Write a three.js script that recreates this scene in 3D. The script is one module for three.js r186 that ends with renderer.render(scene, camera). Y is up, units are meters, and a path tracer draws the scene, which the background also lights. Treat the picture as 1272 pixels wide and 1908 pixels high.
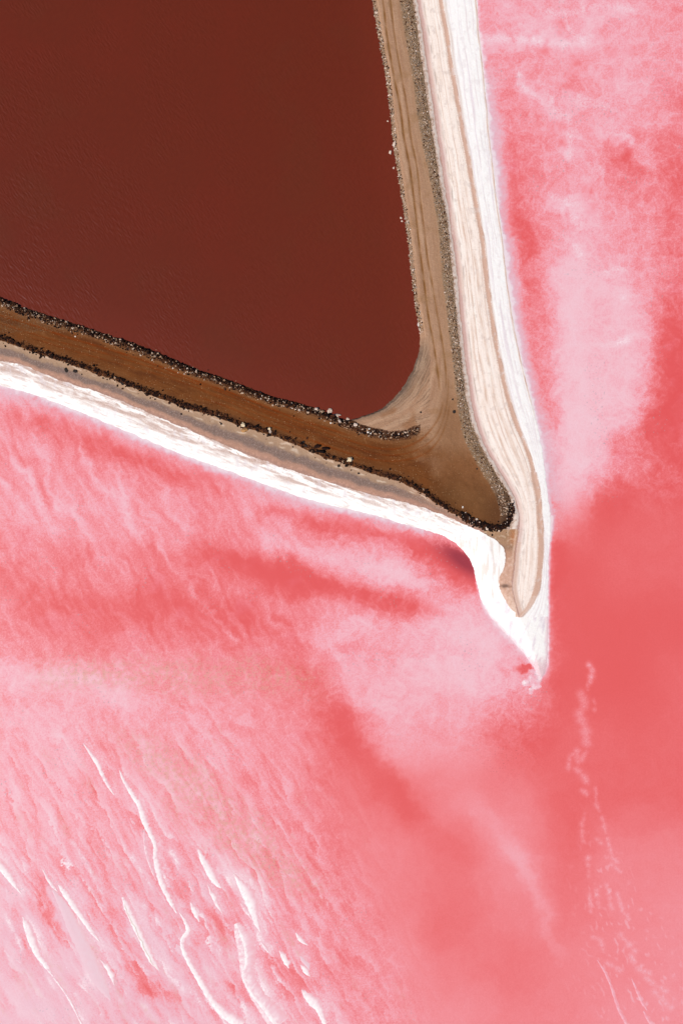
import * as THREE from 'three';
import { Sky } from 'three/addons/objects/Sky.js';
import { mergeGeometries } from 'three/addons/utils/BufferGeometryUtils.js';

// ------------------------------------------------------------------ camera, sky, sun, exposure
const scene = new THREE.Scene();
const camera = new THREE.PerspectiveCamera(60, 682 / 1024, 1, 12000);
camera.position.set(0, 165.6, 0);
camera.up.set(0, 0, -1);
camera.lookAt(0, 0, 0);
const SUN = new THREE.Vector3(-0.56, 0.9, 0.36).normalize();
const sky = new Sky();
sky.name = 'sky';
sky.scale.setScalar(9000);
sky.userData.kind = 'structure';
sky.userData.label = 'clear midday sky above the salt ponds';
Object.assign(sky.material.uniforms.sunPosition, { value: SUN.clone() });
sky.material.uniforms.turbidity.value = 8;
sky.material.uniforms.rayleigh.value = 0.8;
sky.material.uniforms.mieCoefficient.value = 0.004;
if (sky.material.uniforms.cloudCoverage) sky.material.uniforms.cloudCoverage.value = 0;
scene.add(sky);
scene.environmentIntensity = 0.1;
const sun = new THREE.DirectionalLight(new THREE.Color(1, 0.93, 0.82), 4.6);
sun.position.copy(SUN).multiplyScalar(300);
sun.castShadow = true;
sun.shadow.mapSize.set(4096, 4096);
Object.assign(sun.shadow.camera, { left: -120, right: 120, top: 140, bottom: -140, near: 10, far: 700 });
scene.add(sun); scene.add(sun.target);
const EXPOSURE = 1.0;
const renderer = new THREE.WebGLRenderer({ antialias: true });
renderer.toneMapping = THREE.LinearToneMapping;
renderer.toneMappingExposure = EXPOSURE;
renderer.shadowMap.enabled = true;
renderer.setSize(682, 1024);

// ------------------------------------------------------------------ helpers
// the plan of the place is drawn in decimetres east (u) and south (v) of a survey corner; world metres from it:
const U0 = 636, V0 = 954, S = 0.1;
const wx = u => (u - U0) * S, wz = v => (v - V0) * S;
let seed = 12345;
function rnd() { seed |= 0; seed = seed + 0x6D2B79F5 | 0; let t = Math.imul(seed ^ seed >>> 15, 1 | seed); t = t + Math.imul(t ^ t >>> 7, 61 | t) ^ t; return ((t ^ t >>> 14) >>> 0) / 4294967296; }
const rr = (a, b) => a + (b - a) * rnd();
const clamp = (x, a = 0, b = 1) => x < a ? a : x > b ? b : x;
const ss = (a, b, x) => { const t = clamp((x - a) / (b - a)); return t * t * (3 - 2 * t); };
const mix = (a, b, t) => a + (b - a) * t;
const PERM = new Uint16Array(1024), GX = new Float32Array(512), GY = new Float32Array(512);
{ const p = [...Array(512).keys()]; for (let i = 511; i > 0; i--) { const j = Math.floor(rnd() * (i + 1)); [p[i], p[j]] = [p[j], p[i]]; }
  for (let i = 0; i < 1024; i++) PERM[i] = p[i & 511];
  for (let i = 0; i < 512; i++) { const a = rnd() * Math.PI * 2; GX[i] = Math.cos(a); GY[i] = Math.sin(a); } }
function noise(x, y) {                       // gradient noise, about -1 .. 1
  const xi = Math.floor(x), yi = Math.floor(y), fx = x - xi, fy = y - yi, X = xi & 511, Y = yi & 511, X1 = (X + 1) & 511, Y1 = (Y + 1) & 511;
  const sx = fx * fx * fx * (fx * (fx * 6 - 15) + 10), sy = fy * fy * fy * (fy * (fy * 6 - 15) + 10);
  const a = PERM[PERM[X] + Y], b = PERM[PERM[X1] + Y], c = PERM[PERM[X] + Y1], d = PERM[PERM[X1] + Y1];
  const n0 = GX[a] * fx + GY[a] * fy, n1 = GX[b] * (fx - 1) + GY[b] * fy;
  const n2 = GX[c] * fx + GY[c] * (fy - 1), n3 = GX[d] * (fx - 1) + GY[d] * (fy - 1);
  return 1.5 * (n0 + (n1 - n0) * sx + ((n2 + (n3 - n2) * sx) - (n0 + (n1 - n0) * sx)) * sy);
}
function fbm(x, y, o = 4) { let a = 0, f = 1, w = 0.5; for (let i = 0; i < o; i++) { a += w * noise(x * f + i * 17.3, y * f + i * 9.1); f *= 2.03; w *= 0.52; } return a; }
const ridge = n => 1 - Math.abs(n) * 2;      // bright thread where noise crosses zero
function hash2(i, j) { let h = Math.imul(i, 374761393) + Math.imul(j, 668265263) | 0; h = Math.imul(h ^ h >>> 13, 1274126177); return ((h ^ h >>> 16) >>> 0) / 4294967296; }
function curve(p) {                           // p: [t, x, t, x ...] -> smooth x(t), straight beyond its ends
  const n = p.length / 2, T = [], X = [], M = [];
  for (let i = 0; i < n; i++) { T.push(p[2 * i]); X.push(p[2 * i + 1]); }
  for (let i = 0; i < n; i++) { const a = Math.max(0, i - 1), b = Math.min(n - 1, i + 1); M.push((X[b] - X[a]) / (T[b] - T[a])); }
  return t => {
    if (t <= T[0]) return X[0] + M[0] * (t - T[0]);
    if (t >= T[n - 1]) return X[n - 1] + M[n - 1] * (t - T[n - 1]);
    let lo = 0, hi = n - 1; while (hi - lo > 1) { const m = (lo + hi) >> 1; if (T[m] <= t) lo = m; else hi = m; }
    const h = T[hi] - T[lo], s = (t - T[lo]) / h, s2 = s * s, s3 = s2 * s;
    return X[lo] * (2 * s3 - 3 * s2 + 1) + M[lo] * h * (s3 - 2 * s2 + s) + X[hi] * (3 * s2 - 2 * s3) + M[hi] * h * (s3 - s2);
  };
}
function table(f, a, b) { const d = new Float32Array(b - a + 2); for (let i = 0; i < d.length; i++) d[i] = f(a + i); return t => { const x = clamp(t - a, 0, b - a), i = Math.floor(x); return d[i] + (d[i + 1] - d[i]) * (x - i); }; }
const toLin = c => { c /= 255; return c <= 0.04045 ? c / 12.92 : Math.pow((c + 0.055) / 1.055, 2.4); };
const toS = c => 255 * (c <= 0.0031308 ? c * 12.92 : 1.055 * Math.pow(c, 1 / 2.4) - 0.055);
// colours below are noted as a colour chart under full sun reads them; K turns that into the surface's own reflectance
const K = [1.32, 1.38, 1.51];
const refl = (c, k) => Math.min(0.87, toLin(clamp(c, 0, 290)) / K[k]);
const ALB = [0, 1, 2].map(k => { const a = new Float32Array(1161); for (let i = 0; i < 1161; i++) a[i] = toS(refl(i / 4, k)); return a; });
const alb = (c, k) => ALB[k][clamp(Math.round(c * 4), 0, 1160)];
function numbered(base) { numbered.n = numbered.n || {}; const k = numbered.n[base] = (numbered.n[base] ?? -1) + 1; return k ? `${base}_${String(k).padStart(3, '0')}` : base; }
function struct(name, geo, mat, label) { const m = new THREE.Mesh(geo, mat); m.name = name; m.userData.kind = 'structure'; if (label) m.userData.label = label; m.castShadow = m.receiveShadow = true; scene.add(m); return m; }
function tag(o, label, category, group, kind) { o.userData.label = label; o.userData.category = category; if (group) o.userData.group = group; if (kind) o.userData.kind = kind; return o; }

// ------------------------------------------------------------------ the plan: shore lines, road edges, berms
const LO = -320, HI = 2300;
const T = p => table(curve(p), LO, HI);
// arm running north: x of each line as a function of v
const A = T([-300, 640, 0, 693, 55, 703, 105, 712, 165, 722, 225, 728, 285, 735, 355, 746, 420, 756, 490, 764, 560, 772, 605, 780, 630, 782, 650, 781, 668, 776, 690, 768, 710, 757, 730, 744, 745, 730, 760, 712, 770, 694, 778, 668, 786, 640]);
const B = T([-300, 690, 0, 743, 40, 749, 100, 759, 150, 768, 210, 776, 270, 786, 320, 797, 370, 806, 420, 815, 480, 820, 540, 826, 600, 833, 640, 838, 700, 845, 770, 853, 810, 861, 850, 879, 890, 902, 920, 920, 950, 930, 985, 930]);
const C = T([-300, 715, 0, 767, 50, 775, 110, 783, 170, 792, 230, 801, 300, 811, 360, 821, 410, 831, 470, 837, 520, 842, 580, 848, 640, 854, 700, 861, 760, 870, 800, 881, 840, 898, 880, 921, 915, 942, 945, 953, 962, 953, 976, 948, 986, 935, 1000, 900]);
const M = T([-300, 730, 0, 777, 60, 787, 130, 797, 200, 807, 240, 813, 310, 823, 370, 832, 430, 841, 470, 847, 530, 853, 590, 858, 650, 864, 710, 872, 760, 880, 800, 890, 835, 905, 870, 925, 900, 944, 930, 959, 960, 967, 990, 966, 1020, 961, 1060, 958, 1095, 954, 1145, 966]);
const E = T([-300, 775, 0, 820, 75, 832, 145, 843, 220, 857, 310, 873, 390, 887, 450, 898, 500, 903, 545, 908, 610, 918, 680, 931, 745, 946, 800, 965, 850, 985, 880, 993, 920, 1001, 960, 1005, 1000, 1007, 1050, 1006, 1095, 1000, 1130, 984, 1145, 970, 1150, 964]);
const F = T([-300, 850, 0, 888, 60, 893, 120, 900, 180, 906, 240, 911, 300, 918, 380, 928, 440, 936, 500, 943, 560, 951, 620, 961, 680, 974, 730, 986, 790, 1001, 840, 1010, 900, 1018, 950, 1024, 968, 1027, 985, 1025, 1050, 1022, 1100, 1021, 1160, 1021, 1220, 1020, 1248, 1017, 1262, 1010, 1275, 985, 1285, 940]);
const IW = T([985, 880, 1000, 912, 1010, 928, 1020, 936, 1045, 940, 1060, 936, 1075, 930, 1095, 930, 1115, 938, 1130, 948, 1142, 960, 1148, 972]);
// arm running west: v of each line as a function of u
const G = T([-300, 440, 0, 554, 50, 575, 100, 592, 150, 607, 200, 624, 250, 641, 300, 660, 350, 682, 400, 700, 450, 718, 500, 737, 550, 750, 600, 766, 650, 786, 690, 800, 720, 806, 750, 806, 775, 797, 800, 790]);
const H = T([-300, 530, 0, 629, 50, 647, 100, 664, 126, 672, 150, 681, 200, 699, 250, 719, 300, 738, 350, 757, 400, 771, 450, 790, 500, 805, 550, 824, 600, 846, 650, 863, 700, 880, 740, 891, 780, 911, 820, 938, 860, 960, 890, 975, 920, 983, 945, 978, 960, 960, 1000, 930]);
const I = T([-300, 575, 0, 672, 40, 679, 80, 696, 130, 714, 180, 730, 240, 753, 300, 779, 350, 800, 400, 821, 446, 841, 509, 865, 572, 886, 634, 905, 697, 923, 740, 933, 780, 944, 828, 961, 876, 982, 916, 1003, 940, 1016, 1000, 1060]);
const J = T([-300, 630, 0, 717, 60, 734, 130, 760, 200, 788, 270, 818, 330, 843, 400, 868, 470, 894, 540, 919, 600, 937, 660, 951, 720, 967, 780, 984, 825, 999, 850, 1014, 868, 1032, 880, 1054, 888, 1085, 900, 1128, 925, 1162, 955, 1194, 980, 1224, 995, 1246, 1006, 1262, 1030, 1275]);

const POND_Y = 0.42;
function warp(u, v) { return [u + 1.6 * noise(u / 17, v / 17) + 0.8 * noise(u / 5.1 + 40, v / 5.1), v + 1.6 * noise(u / 17 + 90, v / 17) + 0.8 * noise(u / 5.1, v / 5.1 + 70)]; }
const dPond = (u, v) => Math.max(u - A(v), (v - G(u)) * 0.93);      // > 0 on land
const dLake = (u, v) => Math.min(F(v) - u, (J(u) - v) * 0.93);      // > 0 on land
// ruts and other marks of wheels: [half width, strength, u, v, u, v ...]
const RUTS = [
  [1.3, 1, 690, -120, 712, 0, 719, 60, 727, 110, 735, 155, 745, 205, 752, 260, 762, 310, 771, 380, 779, 450, 788, 520, 797, 590, 808, 650, 815, 700, 819, 735],
  [1.2, 0.75, 705, -120, 726, 0, 733, 60, 741, 110, 749, 155, 758, 205, 765, 260, 775, 310, 783, 380, 789, 430, 795, 480, 804, 530, 813, 585, 823, 640, 829, 690, 830, 730],
  [1.0, 0.5, 834, 690, 833, 740, 824, 785, 806, 818, 778, 838, 740, 848, 700, 846, 660, 834, 600, 814, 540, 795, 480, 772, 420, 746, 360, 722],
  [1.2, 0.6, 826, 740, 818, 775, 800, 803, 776, 824, 742, 836, 705, 836, 660, 824, 600, 804, 540, 783, 480, 760, 420, 734, 360, 713, 300, 691, 240, 672, 180, 655, 120, 640, 60, 622, 0, 603, -100, 570],
  [1.2, 0.55, 838, 740, 831, 785, 815, 822, 790, 846, 750, 858, 705, 858, 650, 845, 600, 828, 540, 806, 480, 783, 420, 757, 360, 737],
  [1.4, 0.8, 660, 815, 600, 796, 540, 776, 480, 752, 420, 729, 370, 712, 300, 684, 240, 663, 180, 645, 120, 627, 60, 606, 0, 588, -100, 552],
  [1.0, 0.5, 600, 808, 540, 788, 480, 764, 400, 735, 300, 700, 200, 672, 100, 643, 40, 622],
];
const NR = { u0: -320, v0: -320, w: 1400, h: 1640 };
const rutField = new Float32Array(NR.w * NR.h);
function smoothPath(p, step = 2) {
  const pts = []; for (let i = 0; i < p.length; i += 2) pts.push(new THREE.Vector3(p[i], 0, p[i + 1]));
  const c = new THREE.CatmullRomCurve3(pts, false, 'centripetal'); return c.getSpacedPoints(Math.max(2, Math.round(c.getLength() / step)));
}
for (const [w, amt, ...p] of RUTS) {
  const q = smoothPath(p, 0.7);
  q.forEach((c, k) => {
    const fade = amt * clamp(0.75 + 0.5 * noise(c.x / 20, c.z / 20)) * ss(0, 40, Math.min(k, q.length - 1 - k));
    for (let y = -4; y <= 4; y++) for (let x = -4; x <= 4; x++) {
      const U = Math.round(c.x) + x, V = Math.round(c.z) + y, i = U - NR.u0, j = V - NR.v0; if (i < 0 || j < 0 || i >= NR.w || j >= NR.h) continue;
      const d = Math.hypot(U - c.x, V - c.z), k2 = fade * Math.exp(-d * d / (2 * w * w)); const o = j * NR.w + i; if (k2 > rutField[o]) rutField[o] = k2;
    }
  });
}
function bil(f, g, u, v) { const x = clamp((u - g.u0) / (g.s || 1), 0, g.w - 1.001), y = clamp((v - g.v0) / (g.s || 1), 0, g.h - 1.001), i = Math.floor(x), j = Math.floor(y), a = x - i, b = y - j, o = j * g.w + i; return mix(mix(f[o], f[o + 1], a), mix(f[o + g.w], f[o + g.w + 1], a), b); }
const bump1 = (x, w) => Math.exp(-x * x / (2 * w * w));

function landHeight(u, v, fine = true) {
  const [x, y] = warp(u, v);
  const dp = dPond(x, y), dl = dLake(x, y);
  const hp = POND_Y + (dp < 0 ? dp * 0.06 : 0.95 * (1 - Math.exp(-dp / 9)));
  const hl = dl < 0 ? dl * 0.05 : 0.02 + 1.15 * (1 - Math.exp(-dl / 75));
  let h = Math.min(hp, hl);
  if (dp > -2 && dl > 0) {
    const east = y < 985;
    if (east) { const b = B(y), c = C(y); if (x > b - 14 && x < c + 14) h += 0.28 * bump1(x - (b + c) / 2, (c - b) * 0.32 + 2); const m = M(y), e = E(y); h -= 0.07 * bump1(x - m, 3); h += 0.05 * bump1(x - m + 7, 3); h -= 0.05 * bump1(x - e, 3); }
    if (x < 945) { h += 0.25 * bump1(y - H(x), 5); if (x < 775) h += 0.22 * bump1(y - G(x) - 8, 6); }
    h -= 0.07 * bil(rutField, NR, u, v);
    if (fine) { const k = (east ? y - 0 < 985 && x > C(y) : true) || y > H(x) + 8 ? 0.4 : 1; h += k * (0.03 * noise(u / 9, v / 9) + 0.02 * noise(u / 3.3, v / 3.3)) + 0.008 * noise(u / 1.5, v / 1.5); }
  }
  return h;
}

// ------------------------------------------------------------------ land colour
const col = [0, 0, 0];
function set(r, g, b) { col[0] = r; col[1] = g; col[2] = b; }
function over(r, g, b, t) { t = clamp(t); col[0] += (r - col[0]) * t; col[1] += (g - col[1]) * t; col[2] += (b - col[2]) * t; }
function eastBeach(u, v, x, y, n1, n2, n3, X0, Y0) {
  const c = C(y), m = M(y), e = E(y), f = F(y);
    if (x < m) {                                                  // cream shelf between berm and the mauve seam
      const t = (X0 - C(Y0)) / Math.max(4, m - c);
      set(232, 208, 196); over(246, 230, 222, ss(0.2, 0.6, t + n2 * 0.3 + 0.3 * n1)); over(176, 142, 122, ss(0.4, 0, t + 0.5 * n2 + 0.3 * n3) * 0.7); over(200, 160, 150, ss(0.7, 0.95, t));
    } else if (x < e) {
      const q = (x - m) / (e - m);
      set(267, 253, 247); const st = noise(q * 9, y / 160) * 0.6 + noise(q * 23, y / 90) * 0.5 + 0.3 * noise(q * 44, y / 90); over(232, 204, 190, ss(0.45, 0.7, noise(q * 31 + 5, y / 100)) * 0.5);
      over(256, 236, 225, ss(0.05, 0.7, st) * 0.6); over(268, 262, 257, ss(0.1, 0.6, -st) * 0.8);
      over(196, 150, 142, ss(7, 3.5, x - m)); over(226, 196, 192, ss(12, 6, x - m) * 0.6);
      over(172, 150, 140, bump1(x - m - 10.5 - 1.5 * noise(5, y / 40), 0.9) * ss(-0.5, 0.6, noise(u / 8 + 8, y / 22)) * 0.6);
      over(205, 160, 135, bump1(q - 0.42 - 0.04 * noise(3, y / 60), 0.02) * ss(250, 420, y) * ss(-0.7, 0.6, noise(9, y / 30)) * 0.55);
      for (let k = 0; k < 6; k++) over(226, 190, 172, bump1(q - 0.16 - k * 0.14 - 0.03 * noise(k * 9.7, y / 110), 0.012) * ss(-0.5, 0.3, noise(k * 5.1 + 2, y / 70)) * (k % 2 ? 0.65 : 0.3));
      over(205, 160, 135, bump1(q - 0.66 - 0.04 * noise(7, y / 70), 0.022) * ss(330, 460, y) * ss(-0.7, 0.6, noise(19, y / 34)) * 0.5);
      over(246, 220, 206, ss(0.2, 0.55, noise(q * 5 + 3, y / 70)) * 0.35);
      over(270, 254, 248, ss(820, 960, y) * 0.4);
      if (y > 1010) over(232, 195, 176, ss(6, 2, x - m - 3) * 0.6);
    } else {
      const q = (x - e) / Math.max(4, f - e);
      set(272, 269, 271); const st = noise(q * 7 + 40, y / 190) + 0.6 * noise(q * 19, y / 110);
      over(254, 243, 251, ss(0.12, 0.7, st) * 0.9 * ss(1, 0.8, q)); over(236, 230, 238, ss(0.35, 0.7, noise(q * 26 + 9, y / 80)) * 0.35 * ss(0.95, 0.7, q));
      over(226, 180, 160, bump1(x - f + 2.2, 1) * ss(820, 700, y) * (0.65 + 0.4 * noise(4, y / 25)));
      for (let k = 0; k < 5; k++) over(236, 218, 224, bump1(q - 0.15 - k * 0.17 - 0.05 * noise(k * 7.7, y / 80), 0.014) * ss(-0.3, 0.4, noise(k * 3.1 + 12, y / 60)) * 0.45);
      over(226, 205, 196, bump1(q - 0.12 - 0.03 * noise(11, y / 50), 0.03) * 0.6);
    }
    const we = 4.2 + 1.2 * noise(2, y / 40) + (y > 880 ? 1.5 : 0);
    over(224, 182, 163, ss(we + 1.8, we - 2.2, Math.abs(x - e) + 1.2 * n3) * (y > 1110 ? 0.7 : 0.92)); over(180, 132, 112, bump1(x - e - we + 0.5, 0.8) * 0.5 * ss(-0.2, 0.3, noise(6, y / 30)));
  const cr = fbm(u / 11 + 5, v / 16, 4); over(x > e ? 250 : 232, x > e ? 242 : 214, x > e ? 247 : 208, ss(0.12, 0.4, cr) * 0.45); over(205, 178, 166, ss(0.42, 0.62, noise(u / 3 + 4, v / 4.5) + 0.4 * cr) * (x > e ? 0.05 : 0.18));
  const g = 1 + 0.02 * n3; col[0] *= g; col[1] *= g; col[2] *= g;
}
function landColour(u, v) {
  const [x, y] = warp(u, v);
  const n1 = fbm(u / 40, v / 40, 4), n2 = noise(u / 6, v / 6), n3 = noise(u / 2.2, v / 2.2), n4 = noise(u / 1.1 + 30, v / 1.1);
  const a = A(y), b = B(y), c = C(y), m = M(y), e = E(y), f = F(y), g = G(x), h = H(x), i = I(x), j = J(x);
  const dl = dLake(x, y);
  const beachE = y < 986 ? x > c : x > m - 2;
  const beachW = y > h + 5 && x < 960 && !(beachE && y < 986) && x < m;
  if (beachE && y < 1150) {
    const X0 = x, Y0 = y; return eastBeach(u, v, u + 1.1 * noise(u / 60, v / 45) + 0.35 * noise(u / 9, v / 12), v, n1, n2, n3, X0, Y0);
  }
  if (beachW && (x < 915 ? y > i : y > 1000 ? x < IW(y) : y > i) || y >= 1150) {   // bright salt
    const t = (y - i) / Math.max(8, j - i);
    set(270, 267, 268);
    const sl = ss(905, 820, x); const al0 = u * 0.93 + v * 0.37, ac0 = v * 0.93 - u * 0.37; const st = fbm(u / 60 + (v * 0.38) / 60 + 7, (v - u * 0.38) / 9, 4);
    over(216, 188, 180, ss(-0.1, 0.25, st) * ss(0.72, 0.42, t) * ss(860, 600, x) * 0.9); over(240, 224, 222, sl * ss(0.1, 0.4, fbm(al0 / 26 + 50, ac0 / 5, 3)) * 0.8); over(226, 204, 196, sl * ss(0.5, 0.75, noise(al0 / 3.5, ac0 / 2.5) + 0.3 * st) * 0.6 * ss(0.9, 0.6, t)); over(214, 186, 178, bump1(t - 0.36 - 0.08 * noise(al0 / 60, 3), 0.07) * ss(520, 380, x) * (0.55 + 0.5 * noise(al0 / 12, ac0 / 3)));
    over(206, 174, 162, ss(0.1, 0.5, noise(al0 / 14, ac0 / 4) * 0.7 + 0.3 * noise(al0 / 4, ac0 / 2.5) + st * 0.6) * ss(0.42, 0.1, t) * 0.75 * sl);
    over(190, 160, 148, sl * ss(0.35, 0.7, noise(al0 / 7 + 9, ac0 / 2.4) + 0.25 * st) * ss(0.5, 0.12, t) * 0.55);
    over(236, 226, 234, ss(0.05, 0.5, fbm(u / 14, v / 26 + 31, 4)) * 0.55 * ss(1180, 1000, y) * ss(0.95, 0.6, t));
    if (y > 1000) over(236, 218, 208, ss(0.15, 0.5, noise(u / 5, v / 40)) * 0.5 * ss(1150, 1090, y));
    if (y > 1120) { over(244, 230, 243, ss(0, 0.5, fbm(u / 9 + v / 30, v / 45 - u / 40, 4)) * 0.8); over(240, 190, 205, ss(8, 1, dl) * 0.5); over(244, 205, 215, ss(1215, 1245, y + n2 * 8) * 0.8); }
  } else if (y > 985 && x > 900 && x < m + 2) {                       // peach sand of the spit
    set(178, 142, 112); over(206, 160, 135, ss(1000, 1030, y)); over(228, 184, 164, ss(1020, 1050, y + n1 * 20)); over(238, 206, 190, ss(1085, 1135, y));
    over(200, 132, 92, bump1(x - 955, 5) * bump1(y - 1000, 12) * 0.8); over(150, 122, 100, bump1(y - 1020, 4) * 0.5);
    over(190, 145, 125, ss(0.1, 0.5, n2 * 0.6 + n3 * 0.5) * 0.5); over(244, 218, 205, ss(0.1, 0.6, -n2) * 0.4);
    over(150, 118, 104, ss(4, 0.5, x - IW(y)) * ss(1075, 1000, y) * 0.8); over(158, 108, 86, bump1(x - m, 2.3) * ss(1090, 1060, y) * ss(1005, 1020, y)); over(240, 204, 186, bump1(x - m + 5, 1.6) * 0.7 * ss(1080, 1040, y));
    over(170, 130, 112, bump1(y - 1092 - 2 * noise(x / 9, 1), 1.2) * 0.5); over(120, 96, 86, bump1(y - 1091, 2) * bump1(x - 939, 5) * 0.8);
  } else if (beachW && y > h + 4) {                                   // mud terraces
    const wv = 0.10 * noise(u / 45, v / 60) + 0.05 * noise(u / 14, v / 14), t = clamp((y - h - 4) / Math.max(8, i - h - 4) + wv), narrow = ss(700, 860, x);
    set(178, 146, 122); over(142, 118, 110, ss(0.28, 0.45, t) * (1 - narrow * 0.6)); over(188, 146, 128, ss(0.62, 0.78, t)); over(206, 160, 142, ss(0.78, 0.88, t) * ss(-0.2, 0.3, n2)); over(170, 136, 126, ss(0.86, 0.98, t) * 0.6);
    over(170, 128, 114, narrow * 0.6);
    over(226, 204, 186, bump1(t - 0.25 - 0.05 * noise(u / 30, 4), 0.025) * ss(-0.1, 0.3, noise(u / 20, 8)) * ss(150, 400, x) * 0.9);
    over(220, 196, 178, bump1(t - 0.12 - 0.04 * noise(u / 24, 14), 0.025) * ss(0, 0.3, noise(u / 26 + 3, 5)) * 0.8);
    over(104, 88, 84, ss(0.0, 0.5, n2 * 0.5 + n3 * 0.5 + n4 * 0.3) * bump1(t - 0.5, 0.14) * 0.7 * (1 - narrow)); over(186, 170, 162, ss(0.25, 0.6, n3 + n4 * 0.5) * bump1(t - 0.5, 0.16) * 0.6);
    over(205, 175, 150, ss(0.1, 0, t) * 0.5 * ss(-0.1, 0.4, n2));
  } else {                                                            // the two tracks and their junction
    // pale northern track
    const k = (x - a) / Math.max(10, b - a);
    set(182, 143, 117); const st = noise(k * 9, y / 120) + 0.6 * noise(k * 22, y / 70);
    over(164, 124, 98, ss(0, 0.8, st) * 0.6); over(200, 164, 138, ss(0.05, 0.8, -st) * 0.6); over(166, 130, 104, ss(0.62, 0.95, k + 0.15 * n1) * 0.6);
    over(150, 124, 104, ss(9, 0, x - a) * ss(640, 560, y) * 0.8);
    if (y > 600 && x < 800) { const ap = ss(620, 680, y); over(150, 122, 103, ap * ss(46, 8, x - a) * 0.8); over(112, 94, 84, ap * ss(16, 2, x - a) * 0.85); over(186, 156, 132, ap * ss(0.05, 0.5, noise((x - a) / 4, y / 50)) * 0.6); over(118, 92, 74, ap * ss(0.15, 0.5, noise((x - a) / 3 + 9, y / 40)) * 0.5); }
    // brown western track
    const kw = (y - g - 14) / Math.max(10, h - g - 20);
    let w = ss(865, 745, x + 60 * n1 - ss(0.4, 1, kw) * 45);
    if (y < g - 2 && x < 800) w = 0; w *= ss(792, 822, y + (x < 700 ? 400 : 0) + n2 * 6);
    const along = (u + v * 0.38), across = kw * 60;
    const sw = noise(along / 90, across / 3.2) + 0.7 * noise(along / 60 + 9, across / 1.6);
    let r = 118, gg = 70, bb = 36; const tw = ss(0, 0.9, sw) * 0.7; r += (98 - r) * tw; gg += (54 - gg) * tw; bb += (26 - bb) * tw;
    const pt = fbm(along / 70 + 3, across / 22, 4); const td = ss(0, 0.45, pt) * 0.55; r += (92 - r) * td; gg += (48 - gg) * td; bb += (24 - bb) * td; const tl = ss(0.1, 0.5, -pt) * 0.3; r += (146 - r) * tl; gg += (98 - gg) * tl; bb += (60 - bb) * tl;
    const te = ss(0.22, 0, kw) * 0.6 + ss(0.8, 1, kw) * 0.35; r += (140 - r) * te; gg += (98 - gg) * te; bb += (66 - bb) * te;
    over(r, gg, bb, w);
    const fr = ss(780, 850, x) * ss(820, 870, y);                      // dark golden wedge towards the tip
    over(128, 79, 46, fr * 0.8); over(96, 62, 36, fr * ss(0, 0.5, n2 * 0.6 + n3 * 0.5) * 0.5); over(92, 54, 28, fr * ss(95, 15, h - y + 26 * n1) * 0.9); over(112, 76, 46, fr * ss(880, 930, y + 20 * n1) * 0.7); over(104, 62, 32, ss(30, 6, h - y) * ss(640, 720, x) * 0.5); over(58, 32, 20, ss(885, 930, x) * ss(905, 950, y) * 0.7);
    over(158, 116, 82, fr * ss(0.15, 0.5, n1) * 0.4 * ss(920, 860, y));
    const rt = bil(rutField, NR, u, v); const tr = ss(760, 850, x - (y - 800) * 0.3);
    over(mix(128, 126, tr), mix(52, 82, tr), mix(10, 40, tr), rt * 0.95);
    over(mix(130, 150, tr), mix(72, 112, tr), mix(34, 76, tr), ss(0.25, 0.7, noise(u / 26, v / 26)) * 0.3);
    over(134, 90, 58, ss(690, 780, y) * ss(800, 830, x) * 0.5 * (1 - w));
    // stony margins
    const spk = n3 * 0.7 + n4 * 0.6;
    if (x > b - 3 && y < 986 && y < h + 6) { const be = ss(b - 3, b + 3, x); over(142, 116, 92, be * 0.9); over(92, 70, 52, be * ss(0.0, 0.7, spk + n2 * 0.2) * 0.8); over(196, 176, 158, be * ss(0.2, 0.7, -spk + 0.35 * noise(u / 9, v / 22)) * 0.8); over(60, 34, 22, be * ss(890, 940, y) * 0.6); }
    if (y > h - 8) { const be = ss(h - 8, h - 2, y); over(52, 30, 21, be * ss(-0.3, 0.3, spk + n2 * 0.4) * 0.95); }
    if (x < 782 && y > g - 4 && y < g + 17) { const be = ss(g + 18, g + 10, y); over(58, 33, 22, be * ss(-0.45, 0.15, spk) * 0.95); over(150, 120, 98, be * ss(0.35, 0.7, -spk) * 0.7); }
    if (y < 620 && x - a < 7) over(110, 88, 70, ss(0, 0.5, spk) * 0.8);
    const gr = ss(0.55, 0.85, noise(u / 1.6 + 77, v / 1.6)); over(226, 200, 170, gr * 0.5 * w + gr * 0.35);
  }
  const white = col[1] > 225 ? 0.35 : 1, gsh = 1 + white * (0.05 * n3 + 0.10 * n4 + 0.03 * n1); col[0] *= gsh; col[1] *= gsh; col[2] *= gsh;
}
const LT = { u0: -300, v0: -300, w: 1741, h: 2048, du: 1360 / 1741, dv: 1600 / 2048 };
const isLand = (u, v, e = -9) => dPond(u, v) > e && dLake(u, v) > e;
const landTex = (() => {
  const d = new Uint8Array(LT.w * LT.h * 4);
  for (let j = 0; j < LT.h; j++) for (let i = 0; i < LT.w; i++) {
    const u = LT.u0 + (i + 0.5) * LT.du, v = LT.v0 + (j + 0.5) * LT.dv, o = (j * LT.w + i) * 4; d[o + 3] = 255;
    if (!isLand(u, v)) { d[o] = d[o + 1] = d[o + 2] = 200; continue; }
    landColour(u, v); d[o] = alb(col[0], 0); d[o + 1] = alb(col[1], 1); d[o + 2] = alb(col[2], 2);
  }
  const t = new THREE.DataTexture(d, LT.w, LT.h); t.colorSpace = THREE.SRGBColorSpace; t.magFilter = THREE.LinearFilter; t.minFilter = THREE.LinearFilter; t.needsUpdate = true; return t;
})();
const landMat = new THREE.MeshPhysicalMaterial({ map: landTex, roughness: 0.95, specularIntensity: 0.15 });

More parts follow.
